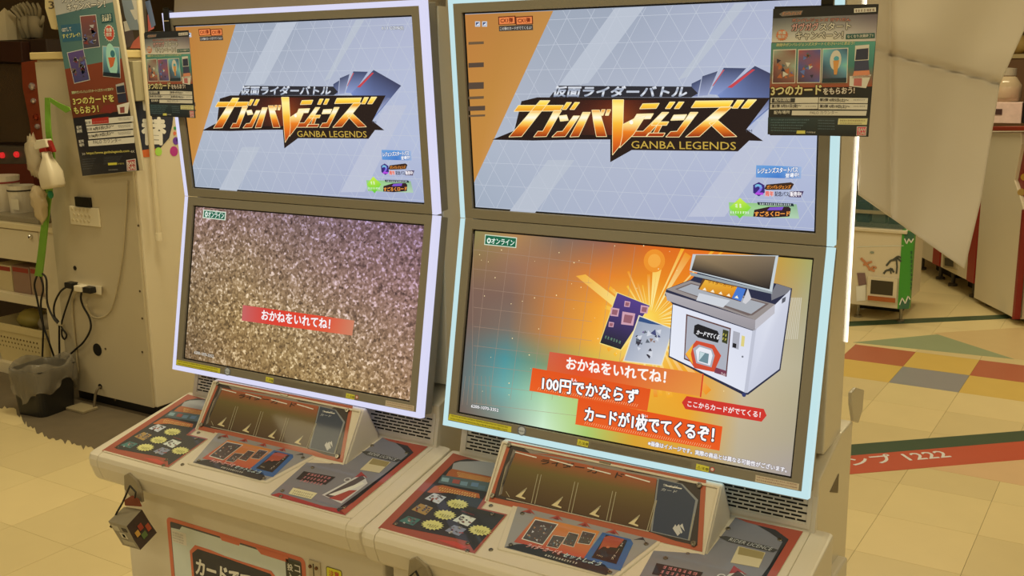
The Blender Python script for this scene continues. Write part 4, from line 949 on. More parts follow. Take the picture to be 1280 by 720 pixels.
# ================================================================ campaign posters
def poster_art(a, q, big=False):
    """small campaign poster drawn in the near poster's photo coordinates"""
    a.poly([q(66, 44), q(594, 20), q(542, 684), q(38, 672)], (22, 22, 22), 0)
    uv = [a.m(q(*p)) for p in ((64, 92), (588, 70), (578, 205), (58, 212))]
    a.grid(uv[0], uv[1], uv[2], uv[3], [[(60, 60, 58), (90, 84, 76), (70, 60, 60)], [(150, 140, 120), (170, 160, 136), (140, 126, 110)]], 1)
    a.poly([q(56, 215), q(578, 206), q(566, 330), q(52, 340)], [(60, 92, 74), (60, 104, 84), (46, 84, 72), (50, 80, 66)], 1)
    a.poly([q(52, 340), q(566, 330), q(560, 432), q(48, 440)], [(46, 80, 64), (50, 84, 70), (110, 50, 30), (110, 48, 30)], 1)
    a.poly([q(95, 70), q(120, 56), q(215, 52), q(205, 74), q(110, 82)], (80, 72, 62), 2); a.text('ガンバレジェンズ', q(110, 76), q(205, 71), 4.0, (196, 96, 60), 3, bold=.02, shear=.2)
    a.poly([q(470, 42), q(580, 36), q(580, 58), q(470, 64)], (190, 160, 130), 2); a.scribble(q(476, 60), q(575, 55), 3.2, (70, 30, 20), 3, seed=77)
    a.text('ガンバレジェンズ ガヴ1だん', q(160, 108), q(452, 104), 4, (150, 90, 70), 3, bold=.02, outline=.06, ocol=(30, 26, 26))
    a.text('ガヴガヴ', q(158, 154), q(290, 150), 9, (170, 110, 96), 3, bold=.03, outline=.07, ocol=(20, 18, 18)); a.text('スタート', q(300, 150), q(452, 146), 9, (200, 186, 160), 3, bold=.03, outline=.07, ocol=(20, 18, 18))
    a.text('キャンペーン！', q(180, 198), q(414, 194), 9.5, (200, 186, 160), 3, bold=.03, outline=.07, ocol=(20, 18, 18))
    a.star(q(110, 175), .0095, .0075, 16, (176, 80, 44), 3); a.text('数量', q(92, 172), q(130, 170), 4.2, (236, 210, 180), 4, bold=.03); a.text('限定!', q(90, 192), q(130, 190), 4.2, (236, 210, 180), 4, bold=.03)
    a.poly([q(430, 170), q(574, 164), q(574, 190), q(428, 196)], (30, 60, 50), 3); a.text('なくなり次第終了!!', q(436, 190), q(566, 184), 4, (196, 196, 130), 4, bold=.02)
    a.text('期間中ガンバレジェンズスタートくださいっ!と言おう!', q(80, 232), q(470, 222), 4, (150, 206, 90), 3, bold=.02, shear=.2)
    for (x, y, x2, y2, c1, c2) in ((66, 248, 182, 416, (110, 120, 96), (96, 50, 40)), (190, 246, 308, 414, (120, 56, 50), (56, 60, 96)), (312, 242, 442, 414, (96, 140, 140), (40, 60, 70))):
        a.poly([q(x, y), q(x2, y-4), q(x2-6, y2), q(x-6, y2+2)], (196, 190, 170), 2); uv = [a.m(q(*p)) for p in ((x+4, y+5), (x2-5, y+1), (x2-10, y2-4), (x-2, y2-3))]
        a.grid(uv[0], uv[1], uv[2], uv[3], [[c1, c2], [c2, c1], [(60, 40, 40), c2]], 3)
        rr_ = random.Random(x)
        for t in range(12 if x < 300 else 0):
            X, Y, s_ = rr_.uniform(x+20, x2-24), rr_.uniform(y+24, y2-26), rr_.uniform(8, 18); th = rr_.uniform(0, 6)
            a.poly([q(X+s_*math.cos(th), Y+s_*math.sin(th)), q(X+s_*math.cos(th+2), Y+s_*math.sin(th+2)), q(X+s_*math.cos(th+4), Y+s_*math.sin(th+4))], rr_.choice([(150, 150, 130), (60, 70, 70), (130, 70, 40), (70, 80, 130), (36, 32, 40)]), 4)
    a.disc(q(378, 300), .0085, (150, 180, 180), 4, 20, .016); a.poly([q(366, 302), q(396, 300), q(384, 372), q(370, 372)], (190, 100, 50), 5); a.disc(q(382, 292), .004, (60, 110, 110), 5); a.poly([q(312, 392), q(432, 388), q(430, 412), q(308, 414)], (26, 34, 36), 5)
    # little drawing of a machine
    a.poly([q(476, 228), q(546, 222), q(544, 300), q(472, 304)], (150, 140, 120), 2); a.poly([q(482, 246), q(542, 240), q(540, 296), q(476, 300)], (36, 36, 44), 3); a.poly([q(474, 305), q(542, 300), q(545, 350), q(470, 355)], (44, 44, 54), 3); a.poly([q(470, 355), q(546, 350), q(552, 385), q(460, 392)], (150, 90, 60), 3); a.poly([q(448, 380), q(556, 372), q(530, 440), q(446, 430)], (190, 180, 150), 3); a.poly([q(470, 392), q(510, 390), q(508, 430), q(468, 428)], (130, 70, 60), 4)
    a.text('3つのカード', q(56, 476), q(306, 470), 11.5, (226, 190, 90), 3, bold=.035, outline=.07, ocol=(60, 30, 10)); a.text('をもらおう!', q(316, 472), q(472, 466), 8, (226, 200, 130), 3, bold=.03, outline=.07, ocol=(60, 30, 10))
    a.poly([q(54, 488), q(292, 486), q(290, 514), q(52, 516)], (150, 140, 116), 2); a.poly([q(60, 491), q(176, 490), q(174, 512), q(58, 513)], (40, 38, 36), 3); a.text('配布期間', q(72, 508), q(152, 506), 4.2, (220, 210, 190), 4, bold=.02)
    a.poly([q(295, 486), q(540, 490), q(538, 516), q(293, 514)], (196, 186, 160), 2); a.text('第2弾 4月5日(土)〜', q(298, 508), q(442, 510), 4.6, (50, 44, 40), 3, bold=.02)
    a.poly([q(52, 520), q(290, 518), q(288, 544), q(50, 546)], (196, 186, 160), 2); a.text('第1弾 3月21日(金)〜', q(58, 540), q(206, 538), 4.6, (50, 44, 40), 3, bold=.02)
    a.poly([q(293, 518), q(538, 520), q(536, 548), q(291, 546)], (196, 186, 160), 2); a.text('第3弾 4月19日(土)〜', q(298, 540), q(448, 542), 4.6, (50, 44, 40), 3, bold=.02)
    for k_, (x, y) in enumerate(((468, 502), (225, 534), (468, 534))): a.scribble(q(x, y), q(x+60, y), 1.6, (90, 80, 70), 3, seed=k_)
    a.text('配布場所', q(70, 570), q(150, 568), 4.4, (220, 210, 190), 3, bold=.02); a.poly([q(160, 552), q(534, 554), q(530, 578), q(158, 576)], (196, 186, 160), 2); a.text('PALO カウンター', q(250, 570), q(388, 570), 4.2, (90, 80, 70), 3)
    a.poly([q(40, 586), q(546, 588), q(542, 680), q(38, 668)], [(26, 40, 40), (40, 40, 36), (20, 20, 20), (22, 26, 28)], 1)
    for k_ in range(5): a.scribble(q(54, 602+k_*13), q(250-k_*14, 602+k_*14), 1.5, (80, 96, 90), 2, seed=20+k_)
    for k_ in range(4): a.scribble(q(290, 604+k_*14), q(372, 606+k_*14), 1.4, (80, 90, 86), 2, seed=30+k_)
    a.poly([q(392, 592), q(538, 592), q(534, 624), q(388, 622)], (196, 170, 90), 2); a.scribble(q(400, 606), q(526, 607), 2, (90, 70, 40), 3, seed=2); a.scribble(q(400, 618), q(510, 620), 1.6, (90, 70, 40), 3, seed=3)
    a.poly([q(184, 652), q(226, 652), q(226, 668), q(182, 668)], (170, 160, 60), 2); a.scribble(q(232, 664), q(276, 666), 2, (190, 180, 130), 2, seed=4)
    a.poly([q(484, 632), q(534, 632), q(530, 678), q(482, 678)], (190, 150, 140), 2); a.poly([q(487, 635), q(531, 635), q(527, 675), q(485, 675)], (150, 40, 50), 3); a.text('BAN', q(491, 654), q(525, 654), 3.8, (230, 196, 190), 4, bold=.03); a.text('DAI', q(492, 672), q(524, 672), 3.8, (230, 196, 190), 4, bold=.03)
ILL_POS = (.34, .285, .19)
def frame_from_rect(pts_px, w, h, c, rz, rx, ry=0):
    R = Matrix.Rotation(rz, 3, 'Z') @ Matrix.Rotation(rx, 3, 'X') @ Matrix.Rotation(ry, 3, 'Y')
    return Plane(c, R @ Vector((1, 0, 0)), R @ Vector((0, 0, 1)))
PW, PHH = .150, .2118
sc_ = PW/.182
pR = frame_from_rect(None, PW, PHH, CP+(Vector((.29, .235, 1.527-.08))-CP)*sc_, math.radians(17.8), math.radians(18.2))
q = crop(950, 0, 4)
def poster(name, pl, label, art_plane=None):
    t = empty(name, pl.o)
    bm_ = nb(); pbox(bm_, Plane((0, 0, 0), pl.ex, pl.ey), -PW/2, PW/2, -PHH/2, PHH/2, -.002, 0)
    obj('board', bm_, mat('poster_board_black', (24, 23, 22), .4), t, bevel=.0008)
    return t
tR = poster('campaign_poster', pR, None)
tag(tR, 'small dark campaign poster clipped in front of the upper screen with cyan light strips', 'poster', 'small campaign posters clipped to the machines')
a = Art(pR.off(.0003)); a.ill = ILL_POS; poster_art(a, q)
pm = a.mesh('print')
for v in pm.vertices: v.co -= pR.o
pr = obj('print', pm, MPOSTER, tR)
tag(tR, 'small dark campaign poster clipped in front of the cyan-lit upper screen', 'poster', 'small campaign posters')
# black clip arm reaching up to the monitor's top edge
def clip(t, pl, du, target):
    s0 = pl.p(du, PHH/2-.004, -.003)-pl.o; s1 = pl.p(du, PHH/2+.02, -.003)-pl.o; e1 = Vector(target)-pl.o
    d = (e1-s1); mid = s1+Vector((0, 0, max(.012, d.z+.012)))
    b_ = nb(); w_ = pl.ex*.009
    zt_ = e1.z+.0015
    pts = [s0, s1, Vector((s1.x, s1.y, zt_+.006)), Vector((e1.x, s1.y*.5+(e1.y-.012)*.5, zt_+.009)), Vector((e1.x, e1.y-.006, zt_)), Vector((e1.x, e1.y+.008, zt_))]
    prev = None
    for p_ in pts:
        cur = [b_.verts.new(p_-w_+Vector((0, k, 0))) for k in (0,)]+[b_.verts.new(p_+w_)]
        if prev: b_.faces.new([prev[0], prev[1], cur[1], cur[0]])
        prev = cur
    o_ = obj('clip', b_, DARK, t); m_ = o_.modifiers.new('solid', 'SOLIDIFY'); m_.thickness = .003
    b_ = nb(); c_ = s1+Vector((0, -.0025, .004)); box(b_, c_.x-.009, c_.x+.009, c_.y-.001, c_.y+.001, c_.z-.0012, c_.z+.0012); obj('clip_line', b_, mat('clip_pale_line', (190, 176, 150), .5), t)
tp = PU.p(0, L2+.002, -.006)
clip(tR, pR, .003, (pR.p(.003, PHH/2).x, tp.y, tp.z))
# the far machine's poster: same print, a little smaller in view
sc2 = .146/.182
cL = CP+(Vector((-1.744, .41, 1.533-.08))-CP)*sc2
pLl = frame_from_rect(None, PW, PHH, cL, math.radians(3.4), 0)
tL = empty('campaign_poster', cL); Rl = Matrix((pLl.ex, pLl.ey, pLl.n)).transposed() @ Matrix((pR.ex, pR.ey, pR.n))
kk = .146/PW
bm_ = nb(); pbox(bm_, Plane((0, 0, 0), pLl.ex, pLl.ey), -.073, .073, -.103, .103, -.002, 0); obj('board', bm_, mat('poster_board_black', (24, 23, 22), .4), tL, bevel=.0008)
pm2 = pm.copy()
for v in pm2.vertices: v.co = (Rl @ v.co)*kk
obj('print', pm2, MPOSTER, tL)
tag(tL, 'small dark campaign poster clipped over the top corner of the lavender-lit machine', 'poster', 'small campaign posters')
PHH_ = PHH; PHH = .206
tpl = T_L @ Vector((-.38, tp.y, tp.z))
clip(tL, pLl, .004, (pLl.p(.004, 0).x, tpl.y, tpl.z))
PHH = PHH_

# ================================================================ left background: change machine, shelf, bin
GREYP = mat('cabinet_grey_panel', (196, 184, 158), .5, noise=.04, nscale=5)
CREAM = mat('cabinet_cream', (228, 218, 196), .45, noise=.03, nscale=5)
YP = atz(181, 521).y                                  # face of the change machine's grey back panel
X1 = aty(193.5, 505, YP).x; X0 = aty(80, 430, YP).x; ZT = aty(165, 72, YP).z
cm = empty('change_machine', ((X0+X1)/2, YP+.35, 0)); tag(cm, 'tall cream change machine with grey back panel and dark money-exchange sign', 'change machine')
def part_world(name, bm_, m, t, bevel=0, smooth=False):
    for v in bm_.verts: v.co -= t.location
    return obj(name, bm_, m, t, smooth, bevel)
b = nb(); box(b, X0, X1, YP+.012, YP+.75, .05, ZT); part_world('cabinet', b, CREAM, cm, .004)
b = nb(); box(b, X0+.002, X1-.012, YP, YP+.013, .05, ZT-.01); part_world('back_panel', b, GREYP, cm, .002)
b = nb(); box(b, X0+.03, X1-.03, YP+.03, YP+.7, 0, .051); part_world('plinth', b, DARK, cm)
b = nb(); box(b, X0-.015, X1+.015, YP-.01, YP+.77, ZT, ZT+.03); part_world('top_board', b, mat('change_top_yellow', (226, 206, 150), .5), cm, .004)
for x, y, r in ((94, 335, .010), (122, 437, .028), (125.5, 483, .012)):
    P = aty(x, y, YP); b = nb(); lathe(b, [(r, 0), (r, .004), (.0001, .004)], 18, Matrix.Translation((P.x, YP+.001, P.z)) @ Matrix.Rotation(math.pi/2, 4, 'X')); part_world('cable_hole', b, DARK, cm)
rr_ = random.Random(3)
for x, y in ((173, 282), (175, 364), (178, 398), (178, 440), (144, 500), (132, 436)):
    P = aty(x, y, YP); b = nb(); lathe(b, [(.005, 0), (.005, .003), (.0001, .003)], 8, Matrix.Translation((P.x, YP+.001, P.z)) @ Matrix.Rotation(math.pi/2, 4, 'X')); part_world('panel_screw', b, mat('dull_screw', (96, 84, 66), .5, metal=.5), cm)
# sign on the right-hand side: dark plate, the exchange character, dots
PX = Plane((X1+.0012, 0, 0), (0, 1, 0), (0, 0, 1)); a = Art(PX); a.ill = (.56, .47, .32)
k = crop(130, 130, 4.235)
def xs(p): return PX.uv(p)
a.poly([k(140, -40), k(380, -80), k(362, 110), k(345, 180), k(300, 232), k(190, 248), k(175, 240)], (38, 38, 44), 1)
a.poly([k(185, 246), k(300, 232), k(296, 250), k(250, 280), k(195, 282)], (176, 84, 36), 2)
for x, y, r, c in ((288, 252, .018, (140, 170, 60)), (370, 250, .021, (150, 44, 96)), (380, 195, .016, (90, 50, 120)), (374, 155, .008, (200, 90, 60)), (395, 190, .012, (60, 60, 130)), (375, 128, .007, (60, 120, 60))):
    a.disc(k(x, y), r, c, 3, 18, r)
a.text('替', k(203, 212), k(325, 214), 33, (214, 202, 176), 4, bold=.045); a.text('両', k(205, 30), k(325, 26), 33, (214, 202, 176), 4, bold=.045)
a.disc(k(345, 190), .003, (150, 140, 120), 4, 10)
me = a.mesh('exchange_sign')
for v in me.vertices: v.co -= cm.location
obj('exchange_sign', me, MDECAL, cm)
P1, P2 = atx(166, 76, X1+.03), atx(186, 126, X1+.03)
b = nb(); box(b, X1, X1+.03, min(P1.y, P2.y), max(P1.y, P2.y)+.02, P2.z, P1.z); part_world('grey_box', b, mat('box_grey_green', (176, 168, 140), .5), cm, .004)
# pale rod hanging in front of the sign
pol = empty('white_rod', tuple(atx(199, 297, X1+.0415))); P0 = atx(199, 297, X1+.0415); 
b = nb(); tube(b, [(P0.x, P0.y, P0.z), (P0.x, P0.y, CEIL_Z)], .011, 10); part_world('rod', b, mat('rod_cream', (224, 212, 186), .4), pol)
b = nb(); tube(b, [(P0.x, P0.y, P0.z-.012), (P0.x, P0.y, P0.z+.02)], .014, 10); part_world('end_cap', b, mat('rod_cap', (232, 222, 200), .4), pol)
tag(pol, 'pale hanging rod with an end cap beside the money-exchange sign', 'rod')
# things fixed to the back panel
t = empty('notice_holder', tuple(aty(107, 285, YP))); b = nb(); P1, P2 = aty(96, 245.5, YP), aty(115.5, 259, YP); box(b, P1.x, P2.x, YP-.012, YP, P2.z, P1.z); part_world('black_box', b, DARK, t)
P1, P2 = aty(88, 257, YP), aty(127, 284, YP); b = nb(); box(b, P1.x, P2.x, YP-.008, YP, P2.z, P1.z); part_world('pad', b, mat('pad_cream', (226, 216, 190), .5), t, .003)
for r in range(3):
    for c in range(5):
        if (r+c) % 1 == 0:
            x = P1.x+.02+c*.026+(r % 2)*.01; z = P2.z+.02+r*.024
            b = nb(); M_ = Matrix.Translation((x, YP-.009, z)) @ Matrix.Rotation(math.radians(45), 4, 'Y'); box(b, -.006, .006, -.001, .001, -.006, .006, M_); part_world('diamond', b, mat('pad_mark', (206, 192, 158), .6), t)
tag(t, 'cream pad with diamond pattern and a small black box on the grey panel', 'notice pad')
CORDB = mat('cable_black', (24, 21, 19), .5); CORDW = mat('cord_grey', (190, 178, 150), .5)
def cord(name, pts, r, m, label, cat='cord', group=None):
    b_ = nb(); tube(b_, smooth_path(pts, 6), r, 7); o_ = obj(name, b_, m, smooth=True); tag(o_, label, cat, group); return o_
def yp(x, y, d=.02): return aty(x, y, YP-d)
# power strip
ps = empty('power_strip', tuple(aty(105, 366, YP))); P1, P2 = aty(85, 354, YP), aty(127, 366, YP)
b = nb(); hull(b, [aty(x, y, YP-w) for (x, y) in ((85, 352), (85, 360), (127, 358), (127, 369)) for w in (0.0, .028)], [(0, 1, 3, 2), (4, 6, 7, 5), (0, 4, 5, 1), (2, 3, 7, 6), (0, 2, 6, 4), (1, 5, 7, 3)]); part_world('strip_body', b, mat('strip_cream', (226, 216, 194), .45), ps, .002)
for x, y, c in ((90, 356, 'k'), (102, 360, 'w'), (113, 362, 'k')):
    P = aty(x, y, YP-.04); b = nb(); box(b, P.x-.028, P.x+.022, YP-.06, YP-.022, P.z-.014, P.z+.012); part_world('plug', b, DARK if c == 'k' else CREAM, ps, .004)
tag(ps, 'cream power strip with plugs on the grey panel', 'power strip')
cord('power_cable', [yp(87, 357, .05), yp(76, 364, .03), yp(68, 380), yp(68, 395), yp(73.6, 404), yp(74, 420), yp(74.4, 446), yp(75.4, 470, .012)], .0045, CORDB, 'black cord from the power strip, bundled by a pale tie and falling to the bin')
cord('power_cable', [yp(92, 358, .05), yp(86, 375, .03), yp(80, 393), yp(77, 404), yp(77.4, 410), yp(83, 418), yp(81, 424), yp(77.6, 420, .026), yp(77.2, 411, .031)], .0042, CORDB, 'black cord from the power strip, looped below a pale tie')
cord('power_cable', [yp(103, 362, .05), yp(101, 372, .03), yp(104, 383), yp(112, 398), yp(113, 412), yp(104, 428), yp(93, 438), yp(85, 447), yp(83, 462, .012)], .0045, CORDB, 'black cord curving from the power strip plug down to the bin, apart from the bundle')
cord('signal_cable', [yp(98, 361, .045), yp(93.5, 367, .03), yp(90, 380, .008), yp(93, 420, .0065), yp(98, 466, .0065)], .006, CORDW, 'thick pale cord dropping straight down the grey panel')
cord('signal_cable', [yp(159, 226, .008), yp(157, 270, .008), yp(153, 320, .008), yp(146, 362, .008), yp(138, 388, .008), yp(126, 397, .008), yp(114, 394, .012), yp(108, 380, .03)], .004, CORDW, 'thin pale cord looping from the big poster to the power strip')
b = nb(); P = yp(74.5, 405); tube(b, [P+Vector((-.016, 0, 0)), P+Vector((.016, 0, .001))], .0085, 8); tag(obj('cord_tie', b, mat('tie_cream', (206, 196, 168), .5)), 'pale tie holding the black cords together', 'cord tie')
cord('power_cable', [yp(125.5, 484, .004), yp(122, 486, .03), yp(119, 495, .04), yp(117.5, 512, .05)], .006, mat('cord_grey_dark', (110, 98, 78), .5), 'short grey cord from the low panel hole to the floor plate')
P = atz(107, 512); b = nb(); box(b, P.x-.07, P.x+.05, P.y-.05, P.y+.03, .0012, .014); tag(obj('floor_plate', b, mat('floor_plate_grey', (164, 150, 120), .5), bevel=.003), 'flat grey cover plate on the dark grey floor below the panel', 'floor plate')

# big campaign poster on the grey panel
YB = YP-.03; PB = Plane((0, YB, 0), (1, 0, 0), (0, 0, 1)); ex = Vector((PB.uv((174, 213))[0]-PB.uv((103, 220))[0], PB.uv((174, 213))[1]-PB.uv((103, 220))[1]))
PBp = Plane(aty(103, 220, YB), (ex.x, 0, ex.y), (0, 0, 1))
bw = PBp.uv((174, 213))[0]; bh = .96
tB = empty('campaign_poster', tuple(PBp.o)); tag(tB, 'tall campaign poster with hand-marked dates hanging on the change machine', 'poster')
b = nb(); pbox(b, PBp, 0, bw+.022, -.002, bh, -.012, -.001)
part_world('backing_sheet', b, mat('poster_backing', (206, 196, 172), .55), tB)
a = Art(PBp); a.ill = (.58, .49, .33)
k = crop(80, 100, 6); d = crop(70, 0, 6.545)
a.puv([(0, 0), (bw, 0), (bw, bh), (0, bh)], (28, 26, 26), 0)
v1_ = PBp.uv(d(25, 120))[1]; v2_ = PBp.uv(d(100, 560))[1]; v3_ = PBp.uv(k(75, 285))[1]
a.puv([(0, v2_), (bw, v2_), (bw, v1_), (0, v1_)], [(70, 96, 84), (86, 110, 92), (70, 92, 78), (60, 84, 78)], 1)
a.puv([(0, v1_), (bw, v1_), (bw, v1_+.13), (0, v1_+.13)], [(150, 142, 122), (140, 132, 112), (120, 110, 96), (130, 120, 104)], 1)
a.puv([(0, v3_), (bw, v3_), (bw, v2_), (0, v2_)], [(96, 46, 26), (96, 46, 26), (116, 52, 30), (110, 50, 30)], 1)
a.text('キャンペーン！', d(95, 88), d(405, 62), 9, (196, 186, 160), 3, bold=.03, outline=.07, ocol=(20, 18, 18)); a.text('ガヴスタート', d(50, 20), d(365, -4), 9, (196, 186, 160), 3, bold=.03, outline=.07, ocol=(20, 18, 18))
a.poly([d(40, 205), d(205, 190), d(215, 330), d(55, 345)], (44, 78, 86), 2); a.text('GETして', d(52, 262), d(128, 252), 5, (196, 206, 176), 3, bold=.02); a.text('すぐプレイ!', d(56, 315), d(200, 300), 5.5, (190, 196, 90), 3, bold=.03)
for pts, c1, c2, sd in (([(195, 130), (328, 118), (362, 385), (225, 402)], (110, 60, 50), (60, 56, 60), 1), ([(90, 430), (225, 400), (280, 655), (150, 685)], (80, 60, 96), (60, 56, 84), 2), ([(380, 375), (520, 385), (530, 640), (385, 625)], (110, 150, 150), (36, 60, 70), 3)):
    a.poly([d(*p) for p in pts], (176, 166, 144), 3); c = [sum(p[i] for p in pts)/4 for i in (0, 1)]
    a.poly([d(c[0]+(p[0]-c[0])*.94, c[1]+(p[1]-c[1])*.96) for p in pts], [c1, c1, c2, c2], 4); rq = random.Random(sd)
    for t_ in range(20 if sd < 3 else 0):
        X, Y, s_ = c[0]+rq.uniform(-45, 45), c[1]+rq.uniform(-90, 90), rq.uniform(10, 28); th = rq.uniform(0, 6)
        a.poly([d(X+s_*math.cos(th), Y+s_*math.sin(th)), d(X+s_*math.cos(th+2), Y+s_*math.sin(th+2)), d(X+s_*math.cos(th+4), Y+s_*math.sin(th+4))], rq.choice([(150, 140, 126), (50, 44, 50), (110, 50, 44), (80, 84, 120), (96, 80, 70)]), 5)
a.disc(d(458, 490), .032, (140, 176, 170), 5, 20, .065); a.poly([d(428, 470), d(488, 470), d(470, 540), d(446, 556)], (176, 86, 44), 6); a.disc(d(465, 440), .014, (50, 96, 96), 6, 14); a.poly([d(388, 590), d(525, 600), d(528, 636), d(386, 620)], (26, 34, 38), 6)
a.poly([d(365, 118), d(460, 106), d(468, 180), d(376, 190)], (30, 64, 60), 3); a.text('なくなり', d(380, 150), d(452, 140), 4.4, (206, 206, 140), 4, bold=.03); a.text('次第終了', d(380, 178), d(458, 168), 4.4, (206, 206, 140), 4, bold=.03)
a.star(d(437, 270), .034, .029, 18, (200, 170, 140), 3); a.disc(d(437, 270), .028, (166, 58, 40), 4, 20); a.text('数量', d(415, 262), d(460, 258), 5, (220, 196, 176), 5, bold=.03); a.text('限定', d(415, 300), d(460, 296), 5, (220, 196, 176), 5, bold=.03)
a.text('期間中ガンバレジェンズスタートくださいっ!と言おう!', k(60, 106), k(372, 78), 3.6, (176, 186, 120), 3, bold=.02); a.text('3つのカードを', k(72, 186), k(378, 160), 8.6, (226, 190, 90), 3, bold=.04, outline=.06, ocol=(70, 30, 10)); a.text('もらおう！', k(80, 255), k(262, 240), 8.6, (226, 190, 90), 3, bold=.04, outline=.06, ocol=(70, 30, 10))
a.poly([k(268, 240), k(300, 190), k(380, 180), k(395, 220), k(350, 250)], (110, 40, 30), 2)
a.poly([k(388, 35), k(450, 18), k(462, 95), k(398, 105)], (150, 140, 120), 3); a.poly([k(394, 50), k(452, 38), k(460, 92), k(400, 98)], (34, 36, 44), 4); a.poly([k(400, 105), k(465, 98), k(475, 165), k(408, 172)], (40, 40, 50), 4); a.poly([k(398, 190), k(492, 165), k(480, 250), k(410, 255)], (196, 186, 160), 4); a.poly([k(420, 205), k(455, 200), k(456, 245), k(424, 248)], (120, 60, 50), 5)
for (y0, y1, txt) in ((298, 268, ''), (348, 322, '4月5日(土)〜'), (400, 374, '4月19日(土)〜')):
    a.poly([k(158+(y0-298)*.2, y0), k(520, y1), k(522, y1+42), k(166+(y0-298)*.2, y0+44)], (196, 186, 160), 2)
    if txt: a.text(txt, k(222, y0+36), k(378, y1+35), 4.8, (40, 36, 34), 3, bold=.03)
    a.scribble(k(405, y1+26), k(505, y1+18), 1.5, (90, 84, 74), 3, seed=y0); a.scribble(k(412, y1+36), k(500, y1+30), 1.5, (90, 84, 74), 3, seed=y0+1); a.text('第%d弾' % (1+(y0 > 300)+(y0 > 390)), k(164+(y0-298)*.2, y0+34), k(202+(y0-298)*.2, y0+30), 3.6, (70, 64, 58), 3)
a.poly([k(208, 290), k(335, 276), k(338, 322), k(212, 332)], (150, 40, 30), 4); a.scribble(k(218, 322), k(330, 312), 1.8, (190, 120, 100), 5, seed=5)
a.text('配布', k(98, 370), k(136, 364), 4, (206, 196, 170), 3, bold=.02); a.text('期間', k(100, 398), k(138, 392), 4, (206, 196, 170), 3, bold=.02); a.text('配布', k(115, 474), k(152, 468), 4, (206, 196, 170), 3, bold=.02); a.text('場所', k(118, 502), k(155, 496), 4, (206, 196, 170), 3, bold=.02)
a.poly([k(180, 455), k(528, 428), k(530, 472), k(186, 498)], (196, 186, 160), 2); a.text('PALO カウンター', k(222, 480), k(432, 464), 5, (100, 90, 80), 3, bold=.01)
a.text('>>', k(140, 565), k(162, 563), 3, (196, 190, 160), 3); a.text('https://www.ganbalegends.com', k(172, 564), k(492, 545), 4, (190, 170, 80), 3, bold=.02); a.text('<<', k(503, 546), k(530, 544), 3, (196, 190, 160), 3)
for q_ in range(5): a.scribble(k(140, 600+q_*18), k(240-q_*8, 592+q_*18), 1.3, (80, 78, 70), 2, seed=90+q_); a.scribble(k(300, 585+q_*12), k(440-q_*8, 574+q_*12), 1.3, (80, 78, 70), 2, seed=95+q_)
a.poly([k(330, 622), k(398, 618), k(398, 636), k(332, 640)], (176, 160, 50), 3); a.scribble(k(404, 634), k(452, 632), 2, (190, 170, 80), 3, seed=7); a.scribble(k(336, 680), k(405, 676), 1.6, (150, 140, 120), 3, seed=6)
a.poly([k(468, 600), k(538, 590), k(545, 678), k(474, 682)], (206, 170, 150), 3); a.poly([k(473, 606), k(533, 596), k(539, 674), k(478, 677)], (150, 44, 40), 4); a.text('BAN', k(480, 640), k(532, 634), 4.6, (226, 190, 180), 5, bold=.04); a.text('DAI', k(484, 672), k(533, 668), 4.6, (226, 190, 180), 5, bold=.04)
me = a.mesh('print')
for v in me.vertices: v.co -= tB.location
obj('print', me, MPOSTER, tB)
b = nb(); P = PBp.p(bw*.5, bh-.03); box(b, P.x-.03, P.x+.03, YB-.001, YP, P.z-.04, P.z+.03); part_world('tape', b, mat('tape_cream', (200, 190, 160), .5), tB)

# painted standing panel on top of the change machine (colour fields only)
t = empty('display_panel', ((X1-.06), YP+.10, ZT+.03)); YD = YP+.10
P1 = aty(140, 62, YD); P2 = aty(204, -30, YD); b = nb(); box(b, P1.x, X1+.01, YD, YD+.02, ZT+.03, P2.z); part_world('panel', b, mat('display_panel_dark', (84, 76, 70), .5), t, .004)
a = Art(Plane((0, YD-.0006, 0), (1, 0, 0), (0, 0, 1))); a.ill = ILL_POS; k = crop(150, 0, 4.8)
for pts, c in (([(10, 0), (70, 0), (120, 180), (60, 180), (30, 100)], (96, 100, 96)), ([(70, 0), (110, 0), (115, 150), (100, 170)], (150, 140, 120)), ([(15, 180), (70, 160), (95, 270), (20, 290)], (60, 50, 46)), ([(60, 60), (118, 50), (118, 110), (90, 120)], (176, 166, 146)), ([(20, 130), (60, 120), (70, 180), (30, 190)], (190, 180, 156)), ([(80, 250), (130, 200), (130, 290), (60, 290)], (130, 66, 50)), ([(150, 10), (180, 0), (215, 150), (190, 170)], (60, 66, 76)), ([(165, 90), (195, 60), (205, 170), (170, 190)], (130, 60, 50))):
    a.poly([k(*p) for p in pts], c, random.Random(str(pts)).uniform(1, 3))
me = a.mesh('panel_print')
for v in me.vertices: v.co -= t.location
obj('panel_print', me, MPOSTER, t); tag(t, 'standing display panel with dark and red painted shapes on the change machine', 'display panel')

